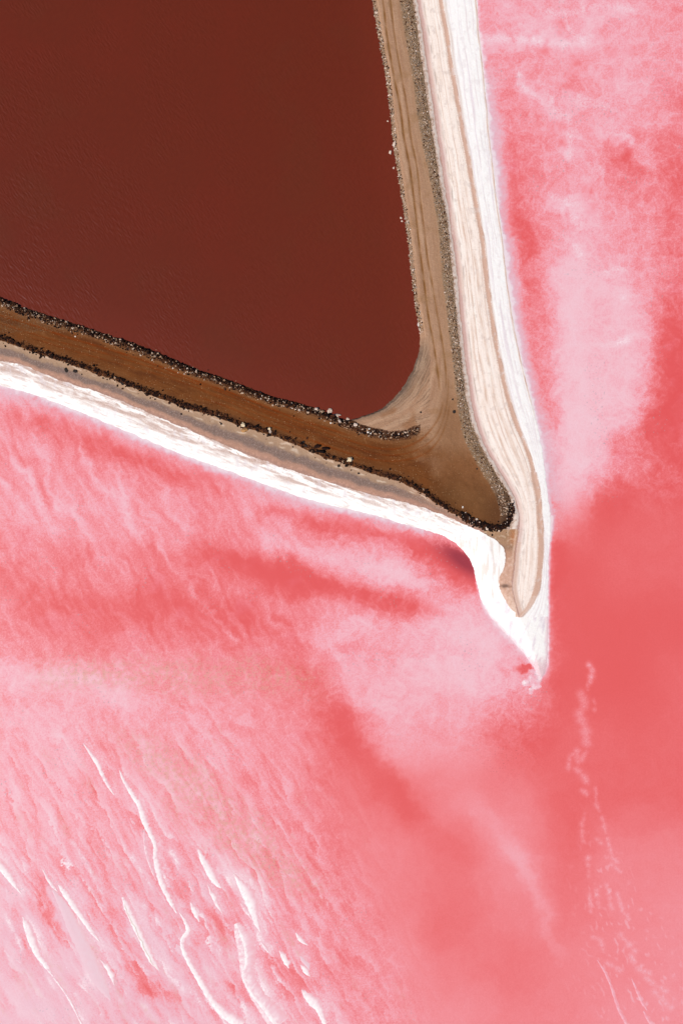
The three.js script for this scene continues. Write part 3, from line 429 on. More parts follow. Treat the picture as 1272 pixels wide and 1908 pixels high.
// lake texture in two sheets, north and south
const LW = 2048, LH = 1372, LU0 = -300, LWU = 1872, LHV = 1254;
function lakeSheet(v0) {
  const d = new Uint8Array(LW * LH * 4), bm = new Uint8Array(LW * LH * 4);
  for (let j = 0; j < LH; j++) for (let i = 0; i < LW; i++) {
    const u = LU0 + (i + 0.5) * LWU / LW, v = v0 + (j + 0.5) * LHV / LH, o = (j * LW + i) * 4; d[o + 3] = bm[o + 3] = 255;
    const dl0 = -dLake(u, v);
    if (dl0 < -14) { rampSet(0.8 + 0.1 * noise(u / 30, v / 30)); d[o] = alb(col[0], 0); d[o + 1] = alb(col[1], 1); d[o + 2] = alb(col[2], 2); bm[o] = bm[o + 1] = bm[o + 2] = 128; continue; }
    const right = u > 1000 - ss(1280, 1500, v) * 300;
    const w1 = fbm(u / 70, v / 70, 3), w2 = fbm(u / 70 + 50, v / 70 + 20, 3);
    const f1 = noise(u / 9, v / 9), f2 = noise(u / 9 + 31, v / 9 + 7);
    const uu = u + 26 * w1 + 5 * f1, vv = v + 26 * w2 + 5 * f2;
    let s = bil(drift, DG, uu, vv);
    // masks: where the brine lies smooth, where salt is combed by the wind, where it is netted
    const calm = clamp(ss(980, 1080, u) * ss(880, 980, v) + ss(560, 720, u - (v - 1500) * 0.3) * ss(1330, 1480, v) + ss(300, 200, Math.abs(u - 640 - (v - 1300) * 0.8)) * ss(1180, 1300, v) * 0.25);
    const rough = 1 - calm;
    // direction of the combing: south-south-east in the west, fanning
    const ca = 0.5, sa = 0.866; const al = u * ca + v * sa, ac = u * sa - v * ca;
    const comb = ss(1240, 1480, v) * ss(760, 420, u - (v - 1500) * 0.35);
    const west = ss(700, 520, u) * ss(1300, 1150, v);
    const fine = noise(u / 3.4, v / 3.4) * 0.5 + noise(u / 1.9 + 9, v / 1.9) * 0.65 + (hash2(i, j + v0) - 0.5) * 0.5;
    const fb = fbm(uu / 30 + 80, vv / 30, 4);
    const thread = Math.pow(clamp(ridge(noise((u + 20 * w1) / 30, (v + 20 * w2) / 30 + 30))), 4) * 0.55 + Math.pow(clamp(ridge(noise((u + 8 * w1) / 13 + 60 + (v - u) / 60, (v + 8 * w2) / 19))), 4) * 0.3;
    const mid = noise(uu / 8 + 20, vv / 8), cut = 1 - 0.65 * comb;
    const soft = 1 - 0.5 * west - 0.25 * ss(1150, 1000, v) * ss(640, 900, u) * 0; s += rough * cut * soft * (0.25 * fb + 0.09 * mid + 0.20 * (thread - 0.25) * ss(0.0, 0.4, s)) + calm * (0.05 * fb + 0.02 * mid);
    const str = noise(ac / 17 + 2 * w1, al / 120) + 0.55 * noise(ac / 7 + 2 * w2, al / 60) + 0.5 * Math.pow(clamp(ridge(noise(ac / 22 + 2.2 * w1 + 9, al / 130))), 6);
    s += str * (0.03 + 0.11 * west + 0.10 * comb) * (0.35 + 0.65 * rough);
    let pk = 0;
    if (comb > 0.01) {                                        // wind-cut steps: sharp on the south-west, fading north-east
      const bend = 0.5 * noise(al / 260, ac / 90) , jagd = 0.13 * noise(al / 17, ac / 9) + 0.07 * noise(u / 4, v / 4);
      const p1 = ac / 46 + bend + 0.45 * noise(al / 70, ac / 40) + jagd, q1 = p1 - Math.floor(p1);
      const p2 = ac / 17 + 1.6 * bend + 0.5 * noise(al / 52 + 9, ac / 26) + 1.5 * jagd, q2 = p2 - Math.floor(p2);
      const p3 = ac / 8 + 2 * bend + 0.6 * noise(al / 30 + 9, ac / 12) + 2 * jagd, q3 = p3 - Math.floor(p3);
      const sawt = (q, w) => Math.pow(1 - q, 1.3) * ss(0, w, q) - 0.4;
      const k1 = sawt(q1, 0.05), k2 = sawt(q2, 0.08), k3 = sawt(q3, 0.15);
      const patch1 = ss(-0.4, 0.3, noise(al / 95 + 40, ac / 30 + Math.floor(p1) * 7.3)), patch2 = ss(-0.25, 0.35, noise(al / 44, ac / 20 + 70 + Math.floor(p2) * 3.7)), patch3 = ss(-0.2, 0.3, noise(al / 24, ac / 12 + 20));
      s += comb * (0.42 * k1 * patch1 + 0.30 * k2 * patch2 + 0.16 * k3 * patch3 + 0.03); pk = 0.22 * ss(0.18, 0.5, k1) * ss(0.55, 1, patch1) * ss(-0.1, 0.4, noise(al / 60 + 7, ac / 25)) + 0.16 * ss(0.3, 0.5, k2) * ss(0.6, 1, patch2) * ss(0, 0.4, noise(al / 30 + 17, ac / 15));
    }
    s += fine * (0.04 + 0.15 * rough * ss(0.0, 0.45, s));
    if (s > 0.66) s = 0.66 + 0.26 * (1 - Math.exp(-(s - 0.66) / 0.3)); else if (s < 0.14) s = 0.14 * Math.exp((s - 0.14) / 0.14);
    if (comb > 0.01) { const c2 = comb * ss(1480, 1640, v) * ss(640, 420, u); s += c2 * 0.07; if (pk > 0) s += c2 * pk * (0.8 + 0.5 * fine); }
    // wet salt skin along the shores
    const rag = dl0 + 4 * f1 + 1.6 * noise(u / 4, v / 4) + 8 * w1;
    const up = v < 1010 && u > F(v) - 30;
    const skin = up ? ss(34, 4, rag) * ss(980, 700, v) * 0.55 * ss(40, 240, v) + ss(9, -1, rag) * 0.75 : ss(44, 0, rag) * 0.28 * ss(900, 700, u) + ss(14, -2, rag) * (u > 1010 ? 0.3 : 0.75) * (u > 790 && u < 890 && v < 1085 ? 0.25 : 1);
    s = Math.max(s, s * (1 - skin) + skin * 1.05);
    if (u > 1010 && v > 960) s += ss(6, 0, dl0 + f1 * 0.7) * 0.6 * ss(1270, 1230, v);
    // broken line of clots in the south-east
    const cx = 1100 + ss(1480, 1908, v) * 100, cw = 16 + ss(1450, 1900, v) * 62, inC = bump1(u - cx, cw) * ss(1500, 1640, v);
    if (inC > 0.05) { const th = noise((u - v * 0.42) / 7 + 0.25 * f1, (v + u * 0.42) / 15 + 5), br = noise(u / 30 + 3, v / 30); s += inC * ss(0.2, 0.6, th) * ss(-0.3, 0.3, br) * 0.24 + inC * 0.05; }
    const fx = bil(fixed, DG, u + 1.5 * f2, v + 1.5 * f1); s += fx * (0.85 + 0.5 * fine) * (fx > 0 ? 1.15 - 0.75 * clamp(s) : 1); if (fx < 0 && s < 0.1) s = 0.1 * Math.exp((s - 0.1) / 0.14); if (v > 1220 && v < 1310 && u > 940 && u < 1030) s = spitEnd(u, v, s, f1, f2, fine);
    rampSet(s);
    // own hues: violet near shores, peach dust, coral in the calm
    const lil = ss(40, 0, rag) * (up ? ss(40, 240, v) : u < 800 ? 0.8 : 0.3);
    over(224, 196, 214, lil * 0.5 * ss(0.3, 0.8, s));
    over(158, 56, 72, clamp(bump1((u - 866) * 0.9 - (v - 1046) * 0.35, 24) * bump1((v - 1046) * 0.95 - (u - 866) * 0.42, 15) * 1.15) * 0.9 * ss(0.5, 0.1, s));
    over(244, 128, 126, calm * 0.16);
    const magenta = ss(0.1, 0.6, w2 + 0.2 * fb) * rough; over(240, 186, 206, comb * ss(1500, 1750, v) * ss(500, 300, u) * ss(0.35, 0.8, s) * (0.4 + 0.4 * w1)); over(246, 140, 165, magenta * 0.25 * ss(0.8, 0.3, s));
    const dust = bump1(v - 1265 - 30 * w1 - (u < 300 ? -10 : 8 * Math.sin(u / 90)), 22) * ss(20, 140, u) * ss(640, 540, u) + bump1((u - 330) * 0.7 - (v - 1440) * 0.72 + 30 * w1, 30) * ss(1330, 1420, v) * ss(1720, 1600, v) + ss(0.1, 0.6, fbm(ac / 30, al / 120 + 90, 3)) * comb * 0.7;
    over(226, 166, 146, clamp(dust) * ss(-0.15, 0.45, fine + 0.7 * noise(u / 9, v / 9)) * 0.55);
    if (dust > 0.3) over(170, 120, 108, ss(0.5, 0.8, noise(u / 3 + 12, v / 2.4)) * dust * 0.5);
    over(186, 170, 182, ss(0.5, 0.75, noise(u / 4 + 50, v / 4)) * ss(0.2, 0.5, noise(u / 60 + 9, v / 60)) * rough * 0.55);
    over(190, 84, 92, ss(0.5, 0.7, noise(u / 3 + 80, v / 3)) * bump1(u - 945, 40) * bump1(v - 1415, 28) * 0.5);
    const sh = 1 + 0.012 * fine; d[o] = alb(col[0] * sh, 0); d[o + 1] = alb(col[1] * sh, 1); d[o + 2] = alb(col[2] * sh, 2);
    bm[o] = bm[o + 1] = bm[o + 2] = clamp(90 + 110 * clamp(s) * (0.25 + 0.75 * rough) + 26 * fine * rough, 0, 255);
  }
  const t = new THREE.DataTexture(d, LW, LH); t.colorSpace = THREE.SRGBColorSpace; const b = new THREE.DataTexture(bm, LW, LH);
  for (const x of [t, b]) { x.magFilter = x.minFilter = THREE.LinearFilter; x.wrapS = x.wrapT = THREE.MirroredRepeatWrapping; x.needsUpdate = true; }
  return new THREE.MeshPhysicalMaterial({ map: t, bumpMap: b, bumpScale: 0.05, roughness: 0.55, specularIntensity: 0.35 });
}
function lakeGeo(u0, u1, va, vb, v0) {
  const g = new THREE.PlaneGeometry(1, 1, 1, 1); const P = g.attributes.position, Q = g.attributes.uv;
  const c = [[u0, va], [u1, va], [u0, vb], [u1, vb]];
  c.forEach(([u, v], k) => { P.setXYZ(k, wx(u), 0, wz(v)); Q.setXY(k, (u - LU0) / LWU, (v - v0) / LHV); });
  g.computeVertexNormals(); return g;
}
struct('pink_lake', lakeGeo(-2200, 3400, -2600, 954, -300), lakeSheet(-300), 'pink brine lake with pale salt drifts, northern water');
struct('pink_lake_001', lakeGeo(-2200, 3400, 954, 4500, 954), lakeSheet(954), 'pink brine lake with pale salt drifts, southern water');
{ // salt plain all around, out to the horizon
  const g = new THREE.PlaneGeometry(14000, 14000); g.rotateX(-Math.PI / 2); g.translate(0, -0.9, 0);
  struct('ground', g, new THREE.MeshStandardMaterial({ color: new THREE.Color(0.62, 0.5, 0.46), roughness: 0.95 }), 'pale salt plain around the ponds');
}

// ------------------------------------------------------------------ dark pond
{
  const N = 1024, d = new Uint8Array(N * N * 4), bm = new Uint8Array(N * N * 4);
  const span = 1100;                                            // decimetres covered by the sheet
  for (let j = 0; j < N; j++) for (let i = 0; i < N; i++) {
    const u = -300 + (i + 0.5) / N * span, v = -300 + (j + 0.5) / N * span, o = (j * N + i) * 4; d[o + 3] = bm[o + 3] = 255;
    const w = fbm(u / 160, v / 160, 4), b2 = noise(u / 7 + v / 9, v / 18 - u / 16);
    set(110, 44, 28); over(107, 47, 30, ss(0.05, 0.4, w) * 0.6); over(114, 43, 28, ss(0.05, 0.4, -w) * 0.5);
    const near = ss(70, 5, -dPond(u, v)); over(118, 48, 32, near * 0.5 + 0.3 * ss(500, 900, u + v * 0.4));
    const sh = 1 + 0.02 * b2 + 0.012 * noise(u / 2, v / 2); d[o] = alb(col[0] * sh, 0); d[o + 1] = alb(col[1] * sh, 1); d[o + 2] = alb(col[2] * sh, 2);
    const al = u * 0.56 + v * 0.83, ac = u * 0.83 - v * 0.56, k = ss(-0.5, 0.3, noise(u / 90, v / 90)) * (0.35 + 0.65 * ss(560, 60, u));
    const rip = noise(ac / 2.6 + 0.8 * noise(u / 14, v / 14), al / 11) + 0.5 * noise(ac / 5 + 7, al / 16);
    bm[o] = bm[o + 1] = bm[o + 2] = clamp(128 + 90 * rip * k, 0, 255);
  }
  const t = new THREE.DataTexture(d, N, N); t.colorSpace = THREE.SRGBColorSpace; const b = new THREE.DataTexture(bm, N, N);
  for (const x of [t, b]) { x.magFilter = x.minFilter = THREE.LinearFilter; x.wrapS = x.wrapT = THREE.MirroredRepeatWrapping; x.needsUpdate = true; }
  const sh = new THREE.Shape(); const out = 5; const pts = [];
  for (let v = -310; v <= 630; v += 10) pts.push([A(v) + out, v]);
  for (let v = 640; v <= 780; v += 5) pts.push([A(v) + out, v + out]);
  for (let u = 655; u >= -310; u -= 10) pts.push([u, G(u) + out + 2]);
  pts.push([-1800, G(-310) - 560 + 0], [-1800, -2200], [A(-310) - 330, -2200]);
  pts.forEach(([u, v], k) => k ? sh.lineTo(u, v) : sh.moveTo(u, v));
  const g = new THREE.ShapeGeometry(sh); const P = g.attributes.position, uv = g.attributes.uv;
  for (let k = 0; k < P.count; k++) { const u = P.getX(k), v = P.getY(k); P.setXYZ(k, wx(u), POND_Y, wz(v)); uv.setXY(k, (u + 300) / span, (v + 300) / span); }
  const ix = g.index.array; for (let k = 0; k < ix.length; k += 3) { const q = ix[k]; ix[k] = ix[k + 1]; ix[k + 1] = q; }
  const nm = new Float32Array(P.count * 3); for (let k = 0; k < P.count; k++) nm[k * 3 + 1] = 1; g.setAttribute('normal', new THREE.BufferAttribute(nm, 3));
  // make sure the faces look up
  { const a = new THREE.Vector3().fromBufferAttribute(P, ix[0]), b3 = new THREE.Vector3().fromBufferAttribute(P, ix[1]), c = new THREE.Vector3().fromBufferAttribute(P, ix[2]); if (b3.sub(a).cross(c.sub(a)).y < 0) for (let k = 0; k < ix.length; k += 3) { const q = ix[k]; ix[k] = ix[k + 1]; ix[k + 1] = q; } }
  struct('dark_pond', g, new THREE.MeshPhysicalMaterial({ map: t, bumpMap: b, bumpScale: 0.075, roughness: 0.3, specularIntensity: 0.5 }), 'dark brown red brine pond with fine wind ripples');
}

// ------------------------------------------------------------------ salt ridges
const ridgeMat = new THREE.MeshPhysicalMaterial({ vertexColors: true, roughness: 0.9, specularIntensity: 0.3 });
function ridgeGeo(kind, p) {
  const pink = kind === 3 ? 0 : kind;
  const pts = [], ws = []; for (let k = 0; k < p.length; k += 3) { pts.push(new THREE.Vector3(p[k], 0, p[k + 1])); ws.push(p[k + 2]); }
  const c = new THREE.CatmullRomCurve3(pts, false, 'centripetal'), len = c.getLength(), n = Math.max(6, Math.round(len / 1.6)), NA = 13;
  const pos = [], cl = [], ind = [];
  for (let k = 0; k <= n; k++) {
    const t = k / n, q = c.getPoint(t), tg = c.getTangent(t), f = t * (ws.length - 1), i0 = Math.min(ws.length - 2, Math.floor(f));
    let w = mix(ws[i0], ws[i0 + 1], f - i0);
    for (let m = 0; m < NA; m++) {
      const a = m / (NA - 1) * 2 - 1;                             // -1 steep edge (south-west) .. 1 feathered edge (north-east)
      const jw = Math.min(1, 4 / (w + 0.5)), jag = 1 + (a > 0 ? 0.55 : 0.3) * jw * noise(q.x / 6 + (a > 0 ? 40 : 0), q.z / 6) + (a > 0 ? 0.22 : 0.1) * jw * noise(q.x / 3.4 + (a > 0 ? 9 : 0), q.z / 3.4);
      const off = a * w * (a > 0 ? (pink === 2 ? 1.2 : 2.0) : 1.2) * jag, u = q.x + tg.z * off, v = q.z - tg.x * off;
      const crest = a < -0.35 ? (a + 1) / 0.65 : 1 - (a + 0.35) / 1.35, prof = Math.pow(clamp(crest), 0.7);
      const hgt = -0.012 + prof * (pink ? 0.04 : 0.045 + 0.002 * w) * (0.9 + 0.25 * noise(u / 8, v / 8) - (a > 0.1 && !pink ? 0.5 * ss(0.05, 0.6, noise(u / 5 + 30, v / 9) + 0.5 * noise(u / 2.2, v / 3) + a * 0.35) : 0)) + 0.006 * noise(u / 3, v / 3) * prof;
      pos.push(wx(u), hgt, wz(v));
      const gr = 0.13 * noise(u / 2.6, v / 2.6) + 0.12 * noise(u / 6.5, v / 6.5) + 0.06 * noise(u / 14, v / 14);
      let s = pink === 2 ? 0.84 + 0.5 * gr : (pink ? 0.99 : 1.13) + gr + 0.05 * noise(q.x / 15, q.z / 15) - ss(-0.15, 1, a + 1.8 * gr) * (pink ? 0.22 : 0.38) - (w < 3.2 ? 0.07 : 0) - ss(-0.75, -1, a) * 0.2;
      rampSet(s); if (kind === 4) rampSet(s - 0.2); if (pink === 2) over(247, 216, 230, 0.75); over(250, 190, 200, ss(0.3, 1, a) * 0.7); if (kind === 3) over(176, 150, 130, bump1(a + 0.35 - 0.3 * noise(q.x / 14, q.z / 14), 0.09) * ss(0.1, 0.2, t) * 0.45);
      cl.push(refl(col[0], 0), refl(col[1], 1), refl(col[2], 2));
    }
    if (k) for (let m = 0; m < NA - 1; m++) { const a = (k - 1) * NA + m, b = a + 1, d = a + NA, e = d + 1; ind.push(a, b, d, b, e, d); }
  }
  const g = new THREE.BufferGeometry(); g.setAttribute('position', new THREE.Float32BufferAttribute(pos, 3)); g.setAttribute('color', new THREE.Float32BufferAttribute(cl, 3)); g.setIndex(ind);
  g.computeVertexNormals(); let up = 0; const N = g.attributes.normal; for (let k = 0; k < N.count; k++) up += N.getY(k);
  if (up < 0) { const ix = g.index.array; for (let k = 0; k < ix.length; k += 3) { const q = ix[k]; ix[k] = ix[k + 1]; ix[k + 1] = q; } g.computeVertexNormals(); }
  return g;
}
for (const [label, pink, ...p] of RIDGES) {
  const m = new THREE.Mesh(ridgeGeo(pink, p), ridgeMat); m.name = numbered('salt_ridge'); m.castShadow = m.receiveShadow = true;
  tag(m, label, 'salt ridge'); scene.add(m);
}

// ------------------------------------------------------------------ stones
function rockGeo(k, detail = 1) {
  const g = new THREE.IcosahedronGeometry(1, detail), P = g.attributes.position; const sx = rr(0.8, 1.25), sy = rr(0.6, 0.9), sz = rr(0.75, 1.1);
  for (let i = 0; i < P.count; i++) {
    const x = P.getX(i), y = P.getY(i), z = P.getZ(i), n = 1 + 0.55 * noise(x * 1.1 + k * 7.3, y * 1.1 + z * 0.9 + k * 3.7) + 0.25 * noise(x * 2.6 + k, z * 2.6 + y * 2);
    P.setXYZ(i, x * n * sx, Math.max(-0.45, y * n * sy), z * n * sz);
  }
  g.computeVertexNormals(); return g;
}
const rocks = [0, 1, 2, 3, 4, 5].map(k => rockGeo(k));
const lin = (r, g, b) => new THREE.Color(refl(r, 0), refl(g, 1), refl(b, 2));
const TONE = { dusty: lin(204, 178, 158), pale: lin(226, 204, 190), cream: lin(236, 216, 184), ochre: lin(196, 148, 100), tan: lin(176, 142, 116), grey: lin(150, 132, 118), brown: lin(84, 50, 34), dark: lin(44, 26, 22), black: lin(26, 18, 18), white: lin(248, 238, 232) };
const stoneMat = {}; for (const k in TONE) stoneMat[k] = new THREE.MeshPhysicalMaterial({ color: TONE[k], roughness: 1, specularIntensity: 0.2 });
const shrubMat = new THREE.MeshStandardMaterial({ color: new THREE.Color(0.022, 0.014, 0.011), roughness: 1 });
const groundY = (u, v) => Math.max(landHeight(u, v, false), isLand(u, v, 0) ? -9 : (dPond(u, v) < 0 ? POND_Y - 0.1 : -0.05));
function stone(name, tone, u, v, r, sx = 1, sz = 1, turn = null, hy = 1) {
  const m = new THREE.Mesh(rocks[Math.floor(rnd() * 6)], stoneMat[tone]); m.name = numbered(name);
  m.scale.set(r * S * sx, r * S * 0.95 * hy, r * S * sz); m.rotation.y = turn ?? rr(0, 6.28); m.position.set(wx(u), groundY(u, v) + r * S * 0.25, wz(v)); m.castShadow = m.receiveShadow = true; scene.add(m); return m;
}
function shrubGeo() {                                       // low clump of small leaves
  const gs = []; for (let k = 0; k < 150; k++) {
    const a = rr(0, 6.28), e = Math.acos(rr(0, 1)), q = Math.pow(rnd(), 0.35), g = new THREE.ConeGeometry(0.16, 0.42, 4);
    g.rotateX(e); g.rotateY(a); g.translate(Math.sin(a) * Math.sin(e) * q * 0.92, Math.cos(e) * q * 0.6, Math.cos(a) * Math.sin(e) * q * 0.92); gs.push(g);
  }
  { const g = new THREE.IcosahedronGeometry(0.86, 2), P = g.attributes.position; for (let i = 0; i < P.count; i++) { const n = 1 + 0.25 * noise(P.getX(i) * 2.5 + P.getY(i), P.getZ(i) * 2.5); P.setXYZ(i, P.getX(i) * n, Math.max(-0.05, P.getY(i) * 0.62 * n), P.getZ(i) * n); } g.computeVertexNormals(); gs.push(g.index ? g.toNonIndexed() : g); }
  const foliage = mergeGeometries(gs.map(g => g.index ? g.toNonIndexed() : g)); const st = []; for (let k = 0; k < 5; k++) { const g = new THREE.CylinderGeometry(0.03, 0.05, 0.6, 5); g.translate(0, 0.3, 0); g.rotateZ(rr(-0.8, 0.8)); g.rotateX(rr(-0.8, 0.8)); st.push(g); }
  return [foliage, mergeGeometries(st)];
}
const [leafG, stemG] = shrubGeo(); const stemMat = new THREE.MeshStandardMaterial({ color: new THREE.Color(0.06, 0.035, 0.022), roughness: 1 });
function shrub(u, v, ru, rv, turn, label) {
  const o = new THREE.Group(); o.name = numbered('low_shrub'); o.position.set(wx(u), groundY(u, v), wz(v)); o.rotation.y = turn; o.scale.set(ru * S, 0.8 * Math.min(ru, rv) * S, rv * S);
  const f = new THREE.Mesh(leafG, shrubMat), s = new THREE.Mesh(stemG, stemMat); f.name = 'foliage'; s.name = 'stem'; f.castShadow = s.castShadow = f.receiveShadow = true; o.add(f, s); tag(o, label, 'shrub'); scene.add(o);
}
// single stones that stand out, each on its own
[
  ['pale', 614, 766, 5.2, 1, 0.95, 'largest pale round boulder on the south bank of the dark pond'],
  ['black', 611, 775, 4.2, 0.9, 1.1, 'black block just below the largest pale boulder'],
  ['brown', 619, 777, 4.4, 1.1, 0.9, 'brown stone beside the black block below the largest pale boulder'],
  ['pale', 627, 773, 4.2, 1.5, 0.6, 'long pale slab right of the largest pale boulder'],
  ['pale', 589, 763, 4, 1.2, 0.65, 'flat pale boulder left of the largest pale boulder'],
  ['tan', 600, 766, 2.8, 1.3, 0.8, 'small tan stone between the flat boulder and the largest pale boulder'],
  ['pale', 632, 786, 3.4, 0.7, 1.2, 'upright pale boulder at the inner edge of the brown track'],
  ['white', 616, 789, 1.7, 1, 1, 'small whitish stone lying on the brown track below the pale boulders'],
  ['pale', 647, 781, 3, 1, 0.9, 'pale stone at the corner of the dark pond, upper of two'],
  ['pale', 661, 792, 3.6, 1, 0.9, 'pale rounded boulder at the corner of the dark pond, lower of two'],
  ['white', 687, 800, 1.9, 1, 1, 'uppermost white stone of the cluster of three past the pond corner'],
  ['white', 685, 806, 2.0, 0.9, 1.1, 'lower left white stone of the cluster of three past the pond corner'],
  ['white', 690, 808, 1.8, 1, 1, 'lower right white stone of the cluster of three past the pond corner'],
  ['cream', 453, 792, 4, 0.9, 1.1, 'cream boulder above the ochre boulder on the lower edge of the brown track'],
  ['ochre', 456, 802, 5, 1.1, 0.9, 'ochre boulder on the mud below the brown track'],
  ['cream', 503, 800, 3.6, 0.9, 1.1, 'upper half of the paired cream boulders on the lower edge of the brown track'],
  ['pale', 504, 805, 3, 0.9, 1, 'lower half of the paired cream boulders on the lower edge of the brown track'],
  ['cream', 651, 857, 5, 1.3, 0.8, 'cream boulder on the lower edge of the brown track near the junction'],
  ['black', 600, 842, 5, 1.4, 0.6, 'long dark slab at the lower edge of the brown track'],
  ['dark', 590, 832, 4.4, 1.2, 0.8, 'dark brown block left above the long dark slab'],
  ['dark', 606, 836, 4.6, 1.3, 0.8, 'dark brown block right above the long dark slab'],
  ['dark', 688, 874, 3.6, 1, 1, 'round brown stone at the lower edge of the track near the junction'],
  ['pale', 727, 284, 3.6, 0.75, 1.15, 'pale boulder standing in the dark pond off the east bank'],
  ['pale', 734, 270, 4.4, 0.8, 1.3, 'largest pale boulder on the east bank of the dark pond'],
  ['black', 737, 270, 1.5, 1, 1, 'small black stone right of the largest boulder on the east bank'],
  ['pale', 722, 226, 1.9, 1, 1, 'small pale stone in the dark pond above the large east bank boulder'],
  ['pale', 737, 279, 2.2, 1, 0.8, 'small pale stone just below the largest boulder on the east bank'],
  ['pale', 733, 313, 2.2, 1, 1, 'pale stone at the water edge below the boulder in the pond'],
  ['pale', 746, 406, 2, 1, 1, 'pale stone at the water in the middle of the east bank'],
  ['white', 779, 605, 2.7, 0.8, 1.3, 'white stone at the southern end of the stony east bank'],
  ['pale', 748, 412, 1.8, 1, 1, 'lower of the pale stones in the middle of the east bank'],
  ['dark', 276, 735, 4, 0.8, 1.1, 'dark block jutting from the lower edge of the western track'],
  ['white', 861, 945, 1.9, 1, 1, 'single white stone on the dark rubble near the tip'],
].forEach(([tone, u, v, r, sx, sz, label]) => tag(stone('boulder', tone, u, v, r, sx, sz, 0.37 - (u % 7) * 0.1, 1), label, 'boulder'));
[
  [125, 690, 3.6, 5.2, 0.35, 'taller of two dark oval shrubs on the mud bank near the left edge'],
  [142, 692, 5.2, 3.4, -0.2, 'wider of two dark oval shrubs on the mud bank near the left edge'],
  [154, 698, 1.5, 1.5, 0, 'tiny dark shrub right of the two oval shrubs'], [194, 705, 2.4, 1.8, 0, 'small dark shrub alone below the western track'],
  [229, 714, 3, 5.6, 0.6, 'long dark shrub hanging down from the track edge onto the mud bank'], [339, 772, 1.8, 2, 0, 'small dark shrub on the mud bank below the western track, left of the cream boulders'],
  [413, 790, 2.2, 2.2, 0, 'round dark shrub left of the cream boulder'], [565, 824, 3.4, 2.6, 0, 'dark shrub, upper left of a close pair on the mud bank'], [570, 831, 3.2, 2.3, -0.7, 'dark shrub, lower right of a close pair on the mud bank'],
  [631, 868, 3.2, 3, 0, 'round black shrub alone on the mud terraces'], [668, 882, 2.4, 2, 0, 'small black shrub on the mud right of the round black shrub'], [608, 863, 1.2, 1, 0, 'speck of a shrub left of the round black shrub'],
  [845, 768, 3.4, 3.4, 0, 'dark shrub left of the gravel berm above the junction'], [842, 745, 2, 2, 0, 'smaller dark shrub above the one beside the gravel berm'], [783, 769, 2, 2, 0, 'dark shrub alone in the fork of the two tracks'],
  [546, 833, 1.6, 1.6, 0, 'small dark shrub left of the close pair of shrubs'], [865, 815, 1.7, 1.7, 0, 'small dark shrub on the left edge of the berm in the bend'], [887, 874, 1.8, 1.6, 0, 'small dark shrub in the bend above the tip'],
].forEach(a => shrub(...a));

// rows of rubble: the larger stones one by one, the small ones as a mass
const ROWS = {
  pond: { n: 5600, at: () => { const u = rr(-280, 778); if (noise(u / 7, 40) + 0.5 * noise(u / 23, 9) < rr(-1.1, 0.35)) return [0, 2000]; return [u, G(u) + 1 + (15 + 6 * noise(u / 16, 77)) * Math.pow(rnd(), 1.3) * (u > 690 ? 0.7 : 1) + 2.5 * noise(u / 12, 3)]; }, size: () => 0.55 + 1.5 * Math.pow(rnd(), 2.6), tones: [['dark', 0.4], ['black', 0.12], ['brown', 0.22], ['tan', 0.12], ['dusty', 0.1], ['pale', 0.04]] },
  track: { n: 5200, at: () => { const u = rr(-280, 935); if (noise(u / 9, 60) + 0.6 * noise(u / 30, 19) < rr(-0.7, 0.3) + ss(470, 560, u) * ss(760, 680, u) * 0.35) return [0, 2000]; const k = noise(u / 22, 8); return [u, H(u) + (rnd() + rnd() + rnd() - 1.5) * 5.2 * (1 + 0.7 * k) + 2 * k]; }, size: () => 0.6 + 1.9 * Math.pow(rnd(), 2.4), tones: [['dark', 0.5], ['black', 0.2], ['brown', 0.29], ['tan', 0.01]] },
  bank: { n: 2600, at: () => { const v = rr(-280, 622); return [A(v) + 7.5 * Math.pow(rnd(), 1.1) - 1.5 + 1.5 * noise(v / 9, 5), v]; }, size: () => 0.5 + 1.1 * Math.pow(rnd(), 2.5), tones: [['pale', 0.24], ['tan', 0.26], ['grey', 0.22], ['brown', 0.18], ['dark', 0.1]] },
  berm: { n: 9000, at: () => { const v = rr(-280, 960), b = B(v), c = C(v); return [mix(b, c, clamp(0.5 + (rnd() + rnd() - 1) * 0.62)), v]; }, size: () => 0.45 + 0.95 * Math.pow(rnd(), 2.8), tones: [['grey', 0.34], ['tan', 0.3], ['brown', 0.16], ['dark', 0.03], ['dusty', 0.12], ['pale', 0.05]] },
  tip: { n: 800, at: () => { const t = Math.pow(rnd(), 1); const q = tipPath[Math.floor(t * (tipPath.length - 1))]; return [q.x + rr(-6, 6), q.z + rr(-6, 6)]; }, size: () => 0.55 + 1.7 * Math.pow(rnd(), 2.4), tones: [['black', 0.34], ['dark', 0.4], ['brown', 0.2], ['pale', 0.06]] },
};
const tipPath = smoothPath([860, 958, 880, 972, 905, 982, 925, 984, 940, 978, 948, 966, 951, 950, 948, 938], 2);
const ROWTEXT = {
  pond: ['rubble along the south bank of the dark pond', 'stone in rubble band between pond and western track'],
  track: ['rubble along the lower edge of the western track', 'stone in rubble line between western track and mud bank'],
  bank: ['small stones along the east bank of the dark pond', 'stone at the waterline of the east pond bank'],
  berm: ['loose gravel on the berm beside the northern track', 'stone on gravel berm between northern track and salt beach'],
  tip: ['rubble around the tip of the levee', 'stone in the rubble heaped around the levee tip'],
};
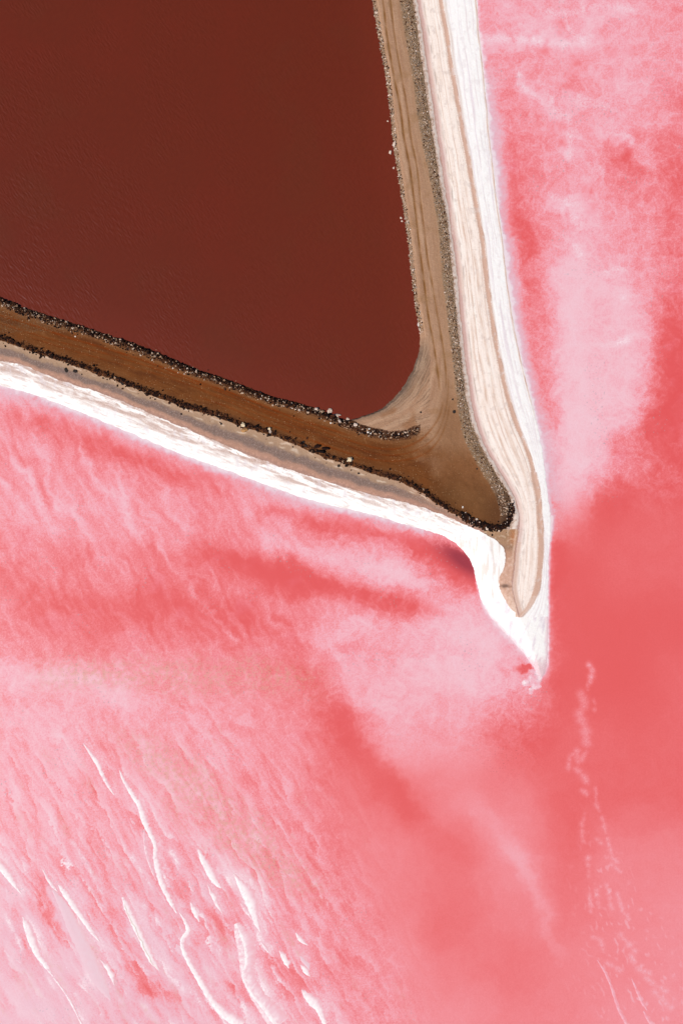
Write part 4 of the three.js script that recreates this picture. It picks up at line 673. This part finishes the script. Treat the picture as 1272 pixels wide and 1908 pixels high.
const WHERE = {
  pond: s => s.u < 250 ? ', near left edge' : s.u < 500 ? ', halfway along' : s.u < 665 ? ', near pond corner' : ', past pond corner',
  track: s => s.u < 250 ? ', near left edge' : s.u < 480 ? ', left of cream boulders' : s.u < 700 ? ', right of cream boulders' : ', under the junction',
  bank: s => s.v < 200 ? ', near top edge' : s.v < 400 ? ', about the large boulder' : ', towards its southern end',
  berm: s => s.v < 300 ? ', near top edge' : s.v < 600 ? ', halfway down' : ', in bend above tip',
  tip: s => s.u > 935 ? ', on its right side' : ', on its lower left side',
};
const TN = { dusty: 'dusty', black: 'black', dark: 'dark brown', brown: 'brown', tan: 'tan', grey: 'grey', pale: 'pale', white: 'white' };
const pick = t => { let r = rnd(); for (const [k, w] of t) { if ((r -= w) < 0) return k; } return t[0][0]; };
const dummy = new THREE.Object3D(), cc = new THREE.Color();
const instMat = new THREE.MeshPhysicalMaterial({ color: 0xffffff, roughness: 1, specularIntensity: 0.2 });
const quota = { pond: 70, track: 70, bank: 45, berm: 40, tip: 35 };
for (const key of Object.keys(ROWS)) {
  const R = ROWS[key], list = [];
  for (let k = 0; k < R.n; k++) { const [u, v] = R.at(); if (dLake(u, v) < 2) continue; list.push({ u, v, r: R.size(), tone: pick(R.tones) }); }
  list.sort((a, b) => b.r - a.r);
  for (const s of list) if ((key === 'track' || key === 'pond' || key === 'tip') && rnd() < 0.13) { s.v += rr(-1, 1) * rr(4, 15); s.u += rr(-6, 6); s.r *= 0.75; }
  const single = [], rest = [];
  for (const s of list) (single.length < quota[key] && s.u > 2 && s.v > 2 && s.u < 1270 ? single : rest).push(s);
  for (const s of single) { const m = stone('rubble_stone', s.tone, s.u, s.v, s.r * 1.1, rr(0.8, 1.3), rr(0.8, 1.1)); const w = WHERE[key](s); tag(m, TN[s.tone] + ' ' + ROWTEXT[key][1] + w, 'stone', TN[s.tone] + ' ' + ROWTEXT[key][0] + w); }
  const byVar = [[], [], []]; rest.forEach((s, k) => byVar[k % 3].push(s));
  const holder = new THREE.Group(); holder.name = numbered('rubble_row'); tag(holder, ROWTEXT[key][0] + ', its many small pieces', 'rubble', null, 'stuff');
  byVar.forEach((arr, k) => {
    const im = new THREE.InstancedMesh(rocks[k * 2], instMat, arr.length); im.name = 'rubble'; im.userData.kind = 'stuff';
    arr.forEach((s, i) => {
      dummy.position.set(wx(s.u), groundY(s.u, s.v) + s.r * S * 0.2, wz(s.v)); dummy.rotation.set(rr(-0.3, 0.3), rr(0, 6.28), rr(-0.3, 0.3)); dummy.scale.set(s.r * S * rr(0.8, 1.3), s.r * S, s.r * S * rr(0.8, 1.1)); dummy.updateMatrix(); im.setMatrixAt(i, dummy.matrix);
      const f = rr(0.75, 1.2); cc.copy(TONE[s.tone]).multiplyScalar(f); im.setColorAt(i, cc);
    });
    im.castShadow = im.receiveShadow = true; holder.add(im);
  });
  scene.add(holder);
}
renderer.render(scene, camera);
